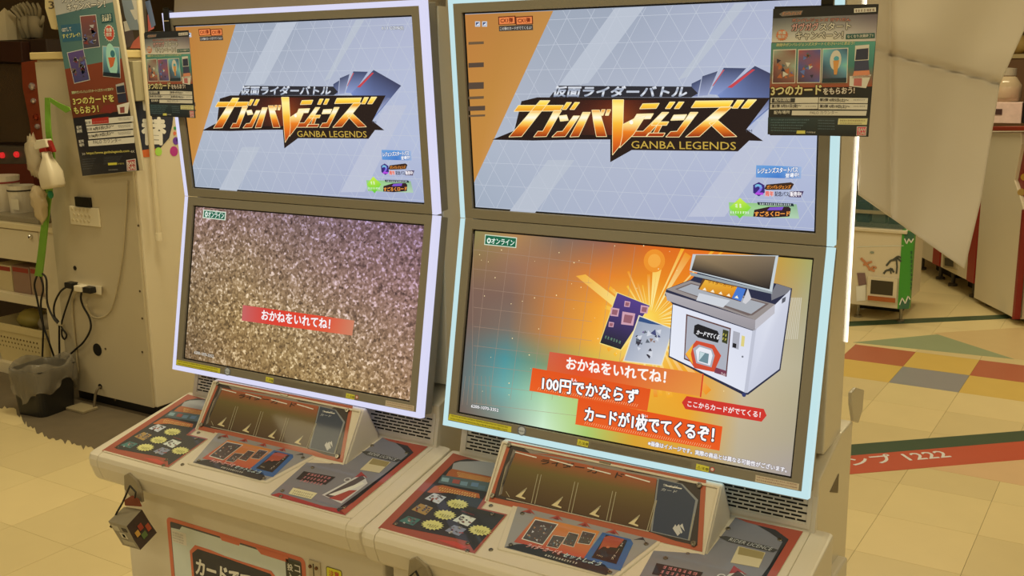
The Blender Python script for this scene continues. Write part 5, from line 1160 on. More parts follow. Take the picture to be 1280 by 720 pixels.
# ---- trash bin
Pb = atz(63, 521); c = Vector((Pb.x-.03, Pb.y+.15, 0)); P_r = atz(88, 513); P_l = atz(27, 513)
bx = (P_r.x-P_l.x)/2*.98; c = Vector(((P_r.x+P_l.x)/2, min(P_r.y, P_l.y)+.06, 0)); bd = .105
def rrect(w, d_, r, n=4):
    o_ = []
    for sx, sy, t0 in ((1, 1, 0), (-1, 1, 90), (-1, -1, 180), (1, -1, 270)):
        o_ += [(sx*(w-r)+r*math.cos(math.radians(t0+i*90/n)), sy*(d_-r)+r*math.sin(math.radians(t0+i*90/n))) for i in range(n+1)]
    return o_
tb = empty('trash_bin', tuple(c), .12); tag(tb, 'black trash bin with a grey plastic liner by the cords', 'trash bin')
hb = .195
b = nb(); rings = []
for z, s_ in ((0, .86), (.01, .88), (hb, 1.0), (hb+.012, 1.04), (hb+.012, .97), (.02, .84)):
    rings.append([b.verts.new((x, y, z)) for x, y in rrect(bx*s_, bd*s_, .03)])
for i in range(len(rings)-1):
    n_ = len(rings[0])
    for j in range(n_): b.faces.new([rings[i][j], rings[i][(j+1) % n_], rings[i+1][(j+1) % n_], rings[i+1][j]])
b.faces.new(rings[0][::-1]); b.faces.new(rings[-1]); obj('bin_body', b, mat('bin_black', (30, 28, 26), .45), tb)
b = nb(); rq = random.Random(8); rings = []; N = 44
for k_, (z, s_, am) in enumerate(((hb-.085, 1.10, .016), (hb-.065, 1.13, .02), (hb-.04, 1.14, .016), (hb+.012, 1.12, .012), (hb+.034, 1.02, .016), (hb+.03, .92, .014), (hb-.05, .86, .012), (hb-.12, .8, .012))):
    ring_ = []
    for j in range(N):
        t_ = j/N*2*math.pi; ca, sa = math.cos(t_), math.sin(t_); m_ = (abs(ca)**5+abs(sa)**5)**(-1/5)
        dz = (.025*math.sin(2*t_+1.2)+.02*math.sin(5*t_)+rq.uniform(-.012, .012)) if k_ == 0 else (.02*math.sin(3*t_+k_)+rq.uniform(-.006, .006))
        ring_.append(b.verts.new((bx*s_*m_*ca+rq.uniform(-am, am)*.6, bd*s_*m_*sa+rq.uniform(-am, am)*.6, z+dz)))
    rings.append(ring_)
for i in range(len(rings)-1):
    for j in range(N): b.faces.new([rings[i][j], rings[i][(j+1) % N], rings[i+1][(j+1) % N], rings[i+1][j]])
o = obj('liner_bag', b, mat('liner_grey', (150, 142, 128), .24, alpha=.55), tb, smooth=True); o.modifiers.new('s', 'SUBSURF').levels = 1; o.modifiers['s'].render_levels = 1

# ---- shelf unit at the far left
YS = YP+.10; WOODW = mat('shelf_cream', (222, 210, 182), .5, noise=.04, nscale=6)
def ys(x, y, d=0): return aty(x, y, YS-d)
XR = ys(75, 330).x; XRi = ys(52, 330).x; XL = ys(-40, 330).x
zc0 = ys(20, 286).z; zc1 = ys(20, 279).z; zd = ys(20, 325).z; zs0, zs1 = ys(20, 379).z, ys(20, 368).z; zb0, zb1 = ys(20, 470).z, ys(20, 456).z
su = empty('shelf_unit', ((XL+XR)/2, YS+.2, 0)); tag(su, 'cream shelf unit with a locked drawer beside the change machine', 'shelf unit')
b = nb(); box(b, XRi, XR, YS, YS+.42, 0, zc0); part_world('side_board', b, WOODW, su, .002)
b = nb(); box(b, XL, XR, YS-.012, YS+.44, zc0, zc1); part_world('counter_top', b, mat('counter_cream', (226, 212, 176), .4), su, .003)
b = nb(); box(b, XL, XRi, YS-.004, YS+.36, zd, zc0-.004); dr = part_world('drawer', b, WOODW, su, .003)
P = ys(39, 296, .006); b = nb(); lathe(b, [(.011, 0), (.011, .012), (.006, .016), (.0001, .016)], 14, Matrix.Translation((P.x, YS-.003, P.z)) @ Matrix.Rotation(math.pi/2, 4, 'X'))
for v in b.verts: v.co -= su.location
obj('drawer_lock', b, mat('lock_chrome', (210, 206, 196), .15, metal=1), dr)
for z0, z1, nm in ((zs0, zs1, 'shelf_board'), (zb0, zb1, 'shelf_board')):
    b = nb(); box(b, XL, XRi, YS, YS+.42, z0, z1); part_world(nm, b, WOODW, su, .002)
b = nb(); box(b, XL, XR, YS+.40, YS+.42, 0, zc0); part_world('back_board', b, mat('shelf_back', (120, 106, 84), .6), su)
# boxes on the middle shelf
for i, (x0, x1, y0, col, lab) in enumerate(((-14, 8, 334, (206, 190, 150), 'cream carton on the middle shelf beside a pinkish box'), (9, 30, 336, (150, 120, 104), 'brown-pink carton with red edge on the middle shelf'), (31, 50, 338, (160, 136, 112), 'tan carton on the middle shelf against the side board'))):
    P0_, P1_ = ys(x0, 350), ys(x1, 350); P1_ = Vector((P1_.x, P1_.y, ys(x1, y0).z)); t = empty('carton', ((P0_.x+P1_.x)/2, YS+.12, zs1)); w_ = (P1_.x-P0_.x)/2-.0005; h_ = P1_.z-zs1
    b = nb(); box(b, -w_, w_, -.09, .12, 0, h_); obj('carton_body', b, mat('carton_%d' % i, col, .6, noise=.05, nscale=20), t, bevel=.002)
    b = nb(); box(b, -w_*.9, w_*.9, -.0915, -.0895, h_*.78, h_*.94); obj('carton_stripe', b, mat('carton_stripe_red', (150, 60, 44), .6), t); tag(t, lab, 'carton', 'cartons on the middle shelf')
# basket
P0_, P1_ = ys(-12, 449), ys(50, 400); bk = empty('plastic_basket', ((P0_.x+P1_.x)/2, YS+.15, zb1)); w_ = (P1_.x-P0_.x)/2; h_ = (P1_.z-zb1)*.78
b = nb(); rings = []
for z, s_ in ((0, .86), (h_*.8, .98), (h_*.82, 1.04), (h_, 1.05), (h_, .98), (.01, .84)): rings.append([b.verts.new((x, y, z)) for x, y in rrect(w_*s_, .14*s_, .03)])
for i in range(len(rings)-1):
    n_ = len(rings[0])
    for j in range(n_): b.faces.new([rings[i][j], rings[i][(j+1) % n_], rings[i+1][(j+1) % n_], rings[i+1][j]])
b.faces.new(rings[0][::-1]); b.faces.new(rings[-1]); obj('basket_body', b, mat('basket_cream', (214, 198, 150), .45), bk)
b = nb()
for r in range(5):
    for c_ in range(13): x = -w_*.7+c_*w_*1.4/12; box(b, x-.003, x+.003, -.1375+.004*(4-r), -.118, h_*(.14+r*.12), h_*(.14+r*.12)+.008)
o = obj('basket_holes', b, mat('basket_hole', (120, 102, 66), .6), bk); o['kind'] = 'stuff'
tag(bk, 'cream plastic basket on the lower shelf', 'basket')
for i, (dx, w2, col, nm, lab) in enumerate(((-.068, .085, (186, 170, 90), 'pouch', 'yellowish pouch lying in the plastic basket'), (.092, .066, (180, 168, 144), 'pouch', 'grey-white pouch lying in the plastic basket'))):
    b = nb(); bmesh.ops.create_uvsphere(b, u_segments=12, v_segments=8, radius=1); rq = random.Random(i)
    for v in b.verts: v.co = Vector((v.co.x*w2+rq.uniform(-.006, .006), v.co.y*.07, v.co.z*.05+rq.uniform(-.006, .006)))
    o = obj(nm, b, mat('pouch_%d' % i, col, .5), smooth=True); o.location = bk.location+Vector((dx, 0, h_*.98)); tag(o, lab, 'pouch', 'pouches in the basket')
# cups / rolls with tags on the counter, tray
P = ys(10, 268); zt = zc1
b = nb(); box(b, XL+.02, XRi-.02, YS+.02, YS+.30, zt, zt+.028); tr = obj('flat_tray', b, mat('tray_grey', (150, 140, 120), .3), bevel=.006); tag(tr, 'flat grey tray lying on the shelf counter', 'tray')
for i, (x, yb, rr2, hh, lab) in enumerate(((6, 268, .085, .17, 'white paper roll with a red rim on the tray'), (27, 266, .062, .13, 'cream paper cup with a black strap on the tray'))):
    Pc = ys(x, yb, -.14); t = empty('paper_roll', (Pc.x+(.014 if i else 0), YS+.14, zt+.028))
    b = nb(); lathe(b, [(rr2*.9, 0), (rr2, hh*.9), (rr2*1.02, hh), (rr2*.9, hh), (rr2*.85, hh*.2), (.0001, hh*.2)], 22); obj('roll', b, mat('roll_white', (222, 212, 192), .5), t, smooth=False)
    b = nb(); lathe(b, [(rr2*.985, hh*.80), (rr2*1.02, hh*.80), (rr2*1.03, hh*.85), (rr2*.995, hh*.85)], 22); obj('rim_band', b, mat('band_%d' % i, (150, 60, 60) if i == 0 else (40, 36, 36), .5), t)
    b = nb(); box(b, rr2*.2, rr2*.2+.06, -rr2*1.06, -rr2*1.04, hh*.15, hh*.55); obj('tag_card', b, mat('tag_white', (226, 218, 196), .6), t); tag(t, lab, 'paper roll', 'rolls on the shelf counter')

# ---- prize machine standing behind the counter (dark red, glass front)
YM = YS+.46; pm_ = empty('prize_machine', (ys(20, 240, -.46).x, YM+.3, 0)); tag(pm_, 'dark prize machine with red frame and glass front behind the shelf', 'prize machine')
def ym(x, y): return aty(x, y, YM)
XA, XB = ym(-50, 200).x, ym(62, 200).x; ZA = ym(20, 236).z; ZB = ym(20, 49).z
b = nb(); box(b, XA, XB, YM+.05, YM+.7, 0, ZB); part_world('cabinet', b, mat('prize_dark', (52, 36, 28), .4), pm_, .006)
REDF = mat('prize_red_brown', (136, 62, 38), .3, noise=.1, nscale=8)
b = nb(); pts = [ym(*p) for p in ((26, 78), (50, 74), (56, 120), (59, 160), (52, 175), (40, 178), (36, 150), (28, 110))]; prism(b, pts, (0, .05, 0)); part_world('red_frame', b, REDF, pm_, .004)
b = nb(); pts = [ym(*p) for p in ((-50, 50), (26, 52), (28, 78), (20, 78), (-50, 74))]; prism(b, pts, (0, .05, 0)); part_world('top_frame', b, mat('prize_top', (60, 34, 26), .35), pm_, .003)
b = nb(); pts = [ym(*p) for p in ((-50, 180), (38, 184), (40, 205), (-50, 205))]; prism(b, pts, (0, .055, 0)); part_world('control_bar', b, mat('prize_bar', (84, 76, 66), .35), pm_, .003)
b = nb(); pts = [ym(*p) for p in ((-50, 205), (42, 205), (42, 240), (-50, 240))]; prism(b, pts, (0, .05, 0)); part_world('lower_panel', b, mat('prize_lower', (100, 44, 32), .4), pm_)
for x, y in ((4, 194), (22, 193)):
    P = ym(x, y); b = nb(); lathe(b, [(.016, 0), (.016, .012), (.011, .018), (.0001, .018)], 14, Matrix.Translation(P) @ Matrix.Rotation(math.pi/2, 4, 'X')); part_world('button', b, mat('button_red', (120, 20, 20), .3, emit=(220, 40, 40), es=.8), pm_)
b = nb(); pts = [ym(*p) for p in ((-50, 80), (22, 80), (33, 178), (-50, 178))]; prism(b, [p+Vector((0, .03, 0)) for p in pts], (0, .01, 0)); part_world('glass_front', b, mat('prize_glass', (110, 90, 66), .08, alpha=.28), pm_)
for i, (x, y, c_) in enumerate(((6, 150, (120, 60, 40)), (20, 160, (150, 110, 60)), (10, 130, (96, 100, 60)), (2, 100, (130, 90, 50)), (16, 112, (110, 50, 40)))):
    P = aty(x, y, YM+.16); b = nb(); bmesh.ops.create_icosphere(b, subdivisions=2, radius=.06)
    rq = random.Random(i)
    for v in b.verts: v.co = v.co*rq.uniform(.85, 1.1)+P
    part_world('plush_prize', b, mat('plush_%d' % i, c_, .8), pm_, 0, True)
for x, y, s_ in ((41, 108, 7), (43, 126, 5), (46, 146, 6), (48, 158, 5)):
    P = ym(x, y); b = nb(); lathe(b, [(s_*.0028, 0), (s_*.0028, .01), (s_*.0015, .018), (.0001, .018)], 10, Matrix.Translation(P) @ Matrix.Rotation(math.pi/2, 4, 'X')); part_world('frame_light', b, mat('frame_light_%d' % x, (196, 186, 190) if x != 46 else (150, 60, 40), .1, metal=.6), pm_)
# cream instruction board hung on the machine edge
YI = YM-.0125; b = nb(); pts = [aty(*p, YI) for p in ((52, 78), (82, 80), (84, 128), (60, 126))]; prism(b, pts, (0, .012, 0)); ib = obj('cream_board', b, mat('board_cream', (214, 204, 172), .5)); tag(ib, 'cream board with a green rounded outline leaning behind the big poster', 'board')
b = nb(); pts = [aty(*p, YI-.003) for p in ((57, 84), (60, 84), (66, 124), (63, 124))]; prism(b, pts, (0, .003, 0)); obj('board_slot', b, mat('board_slot_brown', (104, 92, 68), .6), ib)
# goods lying on the prize machine top
for i, (x, y, s_, c_, lab) in enumerate(((-2, 40, .10, (206, 192, 160), 'white paper crown on the dark prize machine'), (36, 36, .12, (160, 148, 120), 'pile of pale work gloves on the dark prize machine'), (57, 50, .06, (90, 76, 60), 'small brown plush on the dark prize machine'))):
    P = aty(x, y+14, YM+.12); t = empty('top_goods', (P.x+(.03 if i == 2 else 0), YM+(.32 if i == 2 else .16), ZB)); rq = random.Random(40+i)
    tag(t, lab, ['paper crown', 'gloves', 'plush'][i])
    t.name = ['party_hat', 'work_gloves', 'small_plush'][i]
    if i == 0:
        b = nb(); N = 14; lo = [b.verts.new((.11*math.cos(k_*2*math.pi/N), .11*math.sin(k_*2*math.pi/N), 0)) for k_ in range(N)]; hi = [b.verts.new((.12*math.cos(k_*2*math.pi/N), .12*math.sin(k_*2*math.pi/N), .12+.05*(k_ % 2))) for k_ in range(N)]
        for k_ in range(N): b.faces.new([lo[k_], lo[(k_+1) % N], hi[(k_+1) % N], hi[k_]])
        b.faces.new(lo); o = obj('crown_band', b, mat('crown_paper', c_, .6), t); o.modifiers.new('s', 'SOLIDIFY').thickness = .004
        b = nb(); box(b, -.06, .05, -.116, -.108, .03, .06); obj('crown_print', b, mat('crown_print', (90, 70, 50), .6), t)
    elif i == 1:
        for g_ in range(3):
            b = nb(); R0 = Matrix.Rotation(rq.uniform(-.5, .5), 4, 'Y') @ Matrix.Rotation(rq.uniform(-.4, .4), 4, 'Z'); off = Vector((-.07+.07*g_, -.02*g_, .03))
            tube(b, [R0 @ Vector((0, 0, -.02))+off, R0 @ Vector((0, 0, .05))+off, R0 @ Vector((0, 0, .09))+off], [.03, .04, .036], 8)
            for f_ in range(4):
                x_ = (f_-1.5)*.018; tube(b, [R0 @ Vector((x_, 0, .075))+off, R0 @ Vector((x_*1.6, -.01, .13))+off, R0 @ Vector((x_*1.9, -.03, .155))+off], [.011, .010, .006], 6)
            tube(b, [R0 @ Vector((.03, 0, .04))+off, R0 @ Vector((.06, -.01, .07))+off, R0 @ Vector((.068, -.01, .095))+off], [.012, .011, .007], 6)
            obj('glove', b, mat('glove_%d' % g_, (166-10*g_, 154-10*g_, 126-8*g_), .8), t, smooth=True)
    else:
        b = nb(); bmesh.ops.create_icosphere(b, subdivisions=2, radius=.05)
        for v in b.verts: v.co = Vector((v.co.x, v.co.y, v.co.z*1.2+.0595))
        obj('plush_body', b, mat('plush_brown', c_, .9), t, smooth=True)
        for s2 in (-1, 1):
            b = nb(); bmesh.ops.create_icosphere(b, subdivisions=2, radius=.018)
            for v in b.verts: v.co += Vector((s2*.035, 0, .11))
            obj('plush_ear', b, mat('plush_brown', c_, .9), t, smooth=True)
# price tag with the number 3 hanging from the ceiling
YT = YP-.0165; P1, P2 = aty(56, -40, YT), aty(76, 36, YT); pt = empty('number_tag', tuple(aty(65, 36, YT)))
b = nb(); pts = [aty(*p, YT) for p in ((54, -60), (72, -60), (76, 20), (70, 37), (64, 36), (56, 10))]; prism(b, pts, (0, .012, 0)); part_world('tag_card', b, mat('number_tag_cream', (222, 206, 160), .5), pt, .002)
b = nb(); tube(b, [aty(62, -58, YT)+Vector((0, .006, 0)), Vector((aty(62, -58, YT).x, YT+.006, CEIL_Z))], .002, 6); part_world('tag_string', b, CORDW, pt)
a = Art(Plane((0, YT-.0005, 0), (1, 0, 0), (0, 0, 1))); a.ill = ILL_POS; a.text('3', (61, 11), (68, 11), 9.5, (50, 40, 30), 1); me = a.mesh('tag_number')
for v in me.vertices: v.co -= pt.location
obj('tag_number', me, MDECAL, pt); tag(pt, 'cream hanging tag marked with the number 3 beside the tall poster', 'tag')
# spray bottle and plastic bag hanging on a green strap on the shelf side
YV = YP-.045
def yv(x, y, d=0): return aty(x, y, YV-d)
cord_pts = [yv(60, 122), yv(60.5, 140), yv(61.5, 165, .01), yv(66, 200, .0), yv(62, 240, .004), yv(57, 280, .012), yv(53, 315, .02), yv(49, 345, .02)]
b = nb(); P = smooth_path(cord_pts, 5); prev = None
for i, p_ in enumerate(P):
    w2 = .014+.012*(i/len(P)); cur = [b.verts.new(p_+Vector((s_*w2, 0, 0))) for s_ in (-1, 1)]
    if prev: b.faces.new([prev[0], prev[1], cur[1], cur[0]])
    prev = cur
gs = obj('green_strap', b, mat('strap_green', (120, 168, 60), .45, noise=.1, nscale=20)); m_ = gs.modifiers.new('s', 'SOLIDIFY'); m_.thickness = .006; tag(gs, 'bright green strap hanging down the shelf side, bottle tied to it', 'strap')
b = nb(); pts = [yv(*p, .012) for p in ((62, 122), (72, 128), (86, 134), (88, 138), (82, 141), (70, 133), (63, 128))]; prism(b, pts, (0, .004, 0)); obj('strap_tail', b, mat('strap_green', (120, 168, 60), .45), gs)
sb = empty('spray_bottle', tuple(yv(67, 236, .05))); S0 = yv(67, 235, .05); S1 = yv(61, 186, .05); hh = S1.z-S0.z
tilt = Matrix.Translation(S0) @ Matrix.Rotation(math.radians(-9), 4, 'Y')
b = nb(); rings = []
for z, w_, d_ in ((0, .046, .03), (.012, .052, .034), (hh*.40, .052, .034), (hh*.62, .034, .026), (hh*.78, .019, .018), (hh*.95, .017, .017)): rings.append([b.verts.new(tilt @ Vector((x, y, z))) for x, y in rrect(w_, d_, min(w_, d_)*.6)])
for i in range(len(rings)-1):
    n_ = len(rings[0])
    for j in range(n_): b.faces.new([rings[i][j], rings[i][(j+1) % n_], rings[i+1][(j+1) % n_], rings[i+1][j]])
b.faces.new(rings[0][::-1]); b.faces.new(rings[-1]); part_world('bottle_body', b, mat('bottle_white', (226, 214, 188), .4), sb, 0, True)
b = nb(); box(b, -.022, .022, -.018, .018, hh*.93, hh*1.03, tilt); part_world('bottle_collar', b, mat('spray_red', (150, 36, 30), .4), sb, .003)
b = nb(); prism(b, [tilt @ Vector((x, -.016, z)) for x, z in ((-.052, hh*1.03), (.036, hh*1.03), (.030, hh*1.24), (-.03, hh*1.26), (-.056, hh*1.14))], (0, .032, 0)); part_world('spray_head', b, mat('spray_head_white', (230, 222, 200), .4), sb, .003)
b = nb(); prism(b, [tilt @ Vector((x, -.008, z)) for x, z in ((.024, hh*1.04), (.036, hh*1.20), (.044, hh*1.18), (.058, hh*.9), (.05, hh*.88))], (0, .016, 0)); part_world('trigger', b, mat('spray_red', (150, 36, 30), .4), sb)
tag(sb, 'white spray bottle with a red trigger hanging on the green strap', 'spray bottle')
b = nb(); bmesh.ops.create_icosphere(b, subdivisions=3, radius=1); rq = random.Random(2); cB = yv(48.5, 249, .05)
for v in b.verts:
    n_ = 1+.22*math.sin(9*v.co.x+3)*math.sin(7*v.co.z)+rq.uniform(-.1, .1); v.co = Vector((v.co.x*.042*n_, v.co.y*.026*n_, v.co.z*.07*n_*(1.1-.3*v.co.z)))+cB
pb = obj('plastic_bag', b, mat('bag_clear', (226, 206, 170), .18, alpha=.72), smooth=True); tag(pb, 'crumpled clear plastic bag below the spray bottle', 'plastic bag')
b = nb(); bmesh.ops.create_icosphere(b, subdivisions=3, radius=1); cB = yv(42, 196, .0)
for v in b.verts:
    n_ = 1+.2*math.sin(11*v.co.x+1)*math.sin(9*v.co.z)+rq.uniform(-.1, .1); v.co = Vector((v.co.x*.03*n_, v.co.y*.03*n_, v.co.z*.09*n_))+cB
pb2 = obj('plastic_bag', b, mat('bag_clear2', (216, 200, 170), .15, alpha=.5), smooth=True); tag(pb2, 'narrow clear plastic bag beside the spray bottle trigger', 'plastic bag')
P = yv(64, 243, .045); b = nb(); lathe(b, [(.017, 0), (.017, .006), (.008, .008), (.0001, .008)], 14, Matrix.Translation(P) @ Matrix.Rotation(math.pi/2, 4, 'X')); obj('green_seal', b, mat('seal_green', (40, 130, 90), .4), sb).location = -sb.location
for x0, pts in ((0, [(47, 343), (43, 356), (46, 372), (52, 400), (62, 430), (68, 448), (69.5, 462)]), (1, [(50, 344), (54, 360), (51, 380), (54, 408), (53.5, 430), (53, 446), (53.5, 462)]), (2, [(53, 342), (58, 350), (59, 378), (66, 396), (72, 404)])):
    cord('power_cable', [yv(x, y, -.033 if y > 440 else .008+.014*x0) for x, y in pts], .0045, CORDB, ['black cord hanging from the green strap, slanting into the bin', 'black cord hanging straight from the green strap to the bin', 'black cord from the green strap joining the pale tie'][x0])

# ================================================================ box hanging at the far machine's lip
cb = empty('card_box', tuple(T_L @ Vector((-.375, -.33, .45)))); Y0 = -.335+.0058
def yb(x, y, d=0): return aty(x, y, Y0-d)
k = crop(120, 590, 5.54)
A_, B_, C_, D_ = yb(*k(85, 345), .02), yb(*k(195, 240), -.02), yb(*k(318, 258), .0), yb(*k(210, 372), .05)
E_, F_, G_ = yb(*k(310, 540), .05), yb(*k(422, 420), .0), yb(*k(165, 500), .03)
b = nb(); back = Vector((.0, .055, .0))
front = [yb(*k(*p), .05) for p in ((85, 345), (210, 372), (315, 258), (422, 420), (310, 540), (185, 505))]
# prism box: grey top faces, printed sides
fr = [yb(*k(*p), .055) for p in ((85, 342), (212, 375), (262, 470), (308, 540), (185, 505))]
tp_ = [yb(*k(*p), .0) for p in ((195, 240), (318, 260), (370, 345), (422, 420), (300, 400))]
vs = [b.verts.new(p) for p in fr+tp_]
b.faces.new([vs[i] for i in (0, 1, 2, 3, 4)]); top = [b.faces.new([vs[i] for i in f_]) for f_ in ((0, 5, 6, 1),)]; sd = [b.faces.new([vs[i] for i in f_]) for f_ in ((1, 6, 7, 2), (2, 7, 8, 3))]
b.faces.new([vs[i] for i in (3, 8, 9, 4)]); b.faces.new([vs[i] for i in (4, 9, 5, 0)]); b.faces.new([vs[i] for i in (5, 9, 8, 7, 6)])
me_m = [mat('box_grey_print', (150, 142, 124), .5, noise=.12, nscale=60), mat('box_dark_print', (60, 46, 40), .45, noise=.35, nscale=60)]
for f_ in b.faces: f_.material_index = 0
for f_ in sd: f_.material_index = 1
bmx = b
for v in b.verts: v.co -= cb.location
bmesh.ops.recalc_face_normals(b, faces=b.faces); me = bpy.data.meshes.new('box_body'); b.to_mesh(me); b.free(); me.materials.append(me_m[0]); me.materials.append(me_m[1]); obj('box_body', me, me_m[0], cb)
def worldquad(name, pts, m, t, d=(0, .002, 0)):
    b_ = nb(); prism(b_, [p-t.location for p in pts], d); return obj(name, b_, m, t)
def lerp_face(q4, u, v): return (q4[0]*(1-u)+q4[1]*u)*(1-v)+(q4[3]*(1-u)+q4[2]*u)*v
fq = [fr[0], fr[1], fr[3], fr[4]]
for u0_, v0_, u1_, v1_, c_ in ((.1, .12, .4, .35, (190, 182, 160)), (.3, .40, .62, .62, (206, 198, 176)), (.42, .44, .56, .58, (120, 80, 60)), (.2, .72, .85, .9, (176, 168, 146)), (.6, .15, .85, .3, (70, 64, 58))):
    worldquad('box_print', [lerp_face(fq, u0_, v0_)+Vector((0, -.0012, 0)), lerp_face(fq, u1_, v0_)+Vector((0, -.0012, 0)), lerp_face(fq, u1_, v1_)+Vector((0, -.0012, 0)), lerp_face(fq, u0_, v1_)+Vector((0, -.0012, 0))], mat('box_mark_%d' % c_[0], c_, .5), cb, (0, .001, 0))
sq = [fr[1], tp_[1], tp_[3], fr[3]]; nrm = (sq[1]-sq[0]).cross(sq[3]-sq[0]).normalized(); nrm = nrm if nrm.dot(CP-sq[0]) > 0 else -nrm
for u0_, v0_, u1_, v1_, c_ in ((.15, .4, .35, .6, (196, 150, 70)), (.4, .3, .62, .52, (150, 60, 40)), (.35, .62, .6, .82, (90, 110, 60)), (.7, .5, .9, .75, (160, 70, 40))):
    worldquad('box_print', [lerp_face(sq, u, v)+nrm*.0014 for u, v in ((u0_, v0_), (u1_, v0_), (u1_, v1_), (u0_, v1_))], mat('box_mark_%d' % c_[0], c_, .5), cb, tuple(-nrm*.001))
worldquad('box_flap', [yb(*k(*p), .012) for p in ((195, 195), (245, 165), (290, 190), (312, 240), (200, 232))], mat('box_flap_red', (130, 62, 44), .5), cb, (0, .003, 0))
for pts in ([(145, 280), (185, 210), (235, 95)], [(235, 95), (275, 140), (270, 180)], [(145, 280), (100, 380), (108, 382)]):
    b = nb(); tube(b, [yb(*k(*p), .03)-cb.location for p in pts], .0022, 6); obj('elastic_cord', b, CORDB, cb)
tag(cb, 'small grey and dark printed card box hanging on black elastic below the console lip', 'box')
def lip_hook(t, X, name='hook'):
    y_ = -.334
    b_ = nb(); pts = [Vector((X-.028, y_-.004, .60+CZ-.002)), Vector((X-.022, y_-.006, .634+CZ)), Vector((X-.005, y_-.006, .644+CZ)), Vector((X+.02, y_-.006, .63+CZ)), Vector((X+.03, y_-.004, .60+CZ)), Vector((X+.022, y_+.004, .572+CZ)), Vector((X-.014, y_+.004, .575+CZ))]
    T_ = T_L if t is cb else Matrix.Identity(4)
    pts = [p-Vector((0, 0, .014)) for p in pts]
    prism(b_, [T_ @ p-t.location for p in pts], (0, .008, 0)); return obj(name, b_, mat('hook_grey_plastic', (150, 140, 120), .25), t, bevel=.002)
lip_hook(cb, -.262, 'hook')
hk = empty('lip_hook', tuple(atx(540, 705, -.25))); P = aty(524, 690, -.335)
lip_hook(hk, P.x, 'hook_plate'); b = nb(); tube(b, [Vector((P.x-.02, -.345, .586+CZ))-hk.location, Vector((P.x+.0, -.348, .606+CZ))-hk.location, Vector((P.x+.02, -.346, .571+CZ))-hk.location], .0025, 6); obj('elastic_cord', b, CORDB, hk)
tag(hk, 'small hook with black elastic on the console lip of the cyan-lit machine', 'hook')
# ================================================================ hanging white sheet behind the near machine
YH = .36
SH = mat('sheet_paper', (226, 216, 200), .6, noise=.05, nscale=4, bump=.5)
poly = [(1072, -60), (1330, -60), (1300, -20), (1282, 40), (1250, 105), (1226, 250), (1205, 336), (1150, 294), (1110, 268), (1072, 243)]
b = nb(); nx, ny = 60, 60; g = {}
def lerp2(a_, b_, t): return (a_[0]*(1-t)+b_[0]*t, a_[1]*(1-t)+b_[1]*t)
def left(t): return (1080-t*8, -60+t*303)
def right(t):
    R_ = [(1320, -60), (1284, 30), (1250, 105), (1226, 250), (1205, 336)]; s_ = t*4; i = min(int(s_), 3); return lerp2(R_[i], R_[i+1], s_-i)
for i in range(ny+1):
    for j in range(nx+1):
        t, s_ = i/ny, j/nx
        p_ = lerp2(left(t), right(t), s_)
        depth = .035*math.sin(s_*2.2)+.012*math.sin(s_*9+t*3)-.14*max(0, p_[1]-(60+(p_[0]-1080)*.27))/150-.05*max(0, 1113-p_[0])/40+.012*math.exp(-((p_[0]-1113)/4)**2)+.02*math.exp(-((p_[1]-(60+(p_[0]-1080)*.27))/5)**2)
        g[i, j] = b.verts.new(aty(p_[0], p_[1], YH+depth+.10*s_))
for i in range(ny):
    for j in range(nx): b.faces.new([g[i, j], g[i, j+1], g[i+1, j+1], g[i+1, j]])
sh = obj('hanging_sheet', b, SH, smooth=True); sh.modifiers.new('s', 'SOLIDIFY').thickness = .0025; tag(sh, 'large creased white sheet hanging behind the cyan-lit machine', 'sheet')
b = nb()
for x_ in (1090, 1250):
    P = aty(x_, -58, YH+.05); tube(b, [P, Vector((P.x, P.y, CEIL_Z))], .002, 6)
obj('sheet_strings', b, CORDW, sh)['kind'] = 'stuff'

# ================================================================ right background: kids' game, white cabinets, red machine
def facing(P, ang): return Matrix.Translation((P.x, P.y, 0)) @ Matrix.Rotation(ang, 4, 'Z')
CABW = mat('game_white', (226, 216, 196), .4, noise=.03, nscale=5)
# kids' game with palm decal
P = atz(1097, 403); kg = empty('kids_game', (P.x, P.y+.25, 0)); YK = P.y+.02
def yk(x, y): return aty(x, y, YK)
xa, xb = yk(1050, 340).x, yk(1128, 340).x; zt_ = yk(1100, 290).z; zb_ = yk(1100, 384).z
b = nb(); box(b, xa, xb, YK, YK+.55, zb_, zt_); part_world('cabinet', b, CABW, kg, .006)
b = nb(); box(b, xa-.01, xb+.015, YK-.02, YK+.57, zt_, zt_+.02); part_world('top_board', b, CABW, kg, .004)
b = nb(); box(b, xa+.01, xb-.01, YK+.02, YK+.5, zt_+.02, zt_+.20); part_world('glass_case', b, mat('case_teal', (70, 110, 110), .1, alpha=.55), kg)
b = nb(); box(b, xa, xb, YK+.0, YK+.03, zt_+.10, zt_+.118); part_world('case_rail', b, mat('case_rail', (150, 146, 126), .4), kg)
for i in range(4):
    b = nb(); box(b, xa+.03+i*.09, xa+.10+i*.09, YK+.2, YK+.28, zt_+.02, zt_+.14); part_world('prize_box', b, mat('prize_box_%d' % i, [(60, 80, 110), (150, 150, 140), (70, 90, 90), (110, 80, 60)][i], .5), kg)
b = nb(); pts = [yk(*p) for p in ((1128, 287), (1143, 290), (1136, 386), (1122, 386))]; prism(b, [p+Vector((0, -.004, 0)) for p in pts], (0, .05, 0)); gp = part_world('green_panel', b, mat('panel_green', (70, 160, 60), .4), kg)
PK = Plane((0, YK-.0045, 0), (1, 0, 0), (0, 0, 1)); a = Art(PK); a.ill = (.5, .38, .2); k = crop(1060, 240, 4.5)
dg = (44, 70, 40)
a.poly([k(315, 220), k(378, 228), k(368, 262), k(355, 285), k(342, 262), k(330, 292), k(318, 262)], dg, 1)
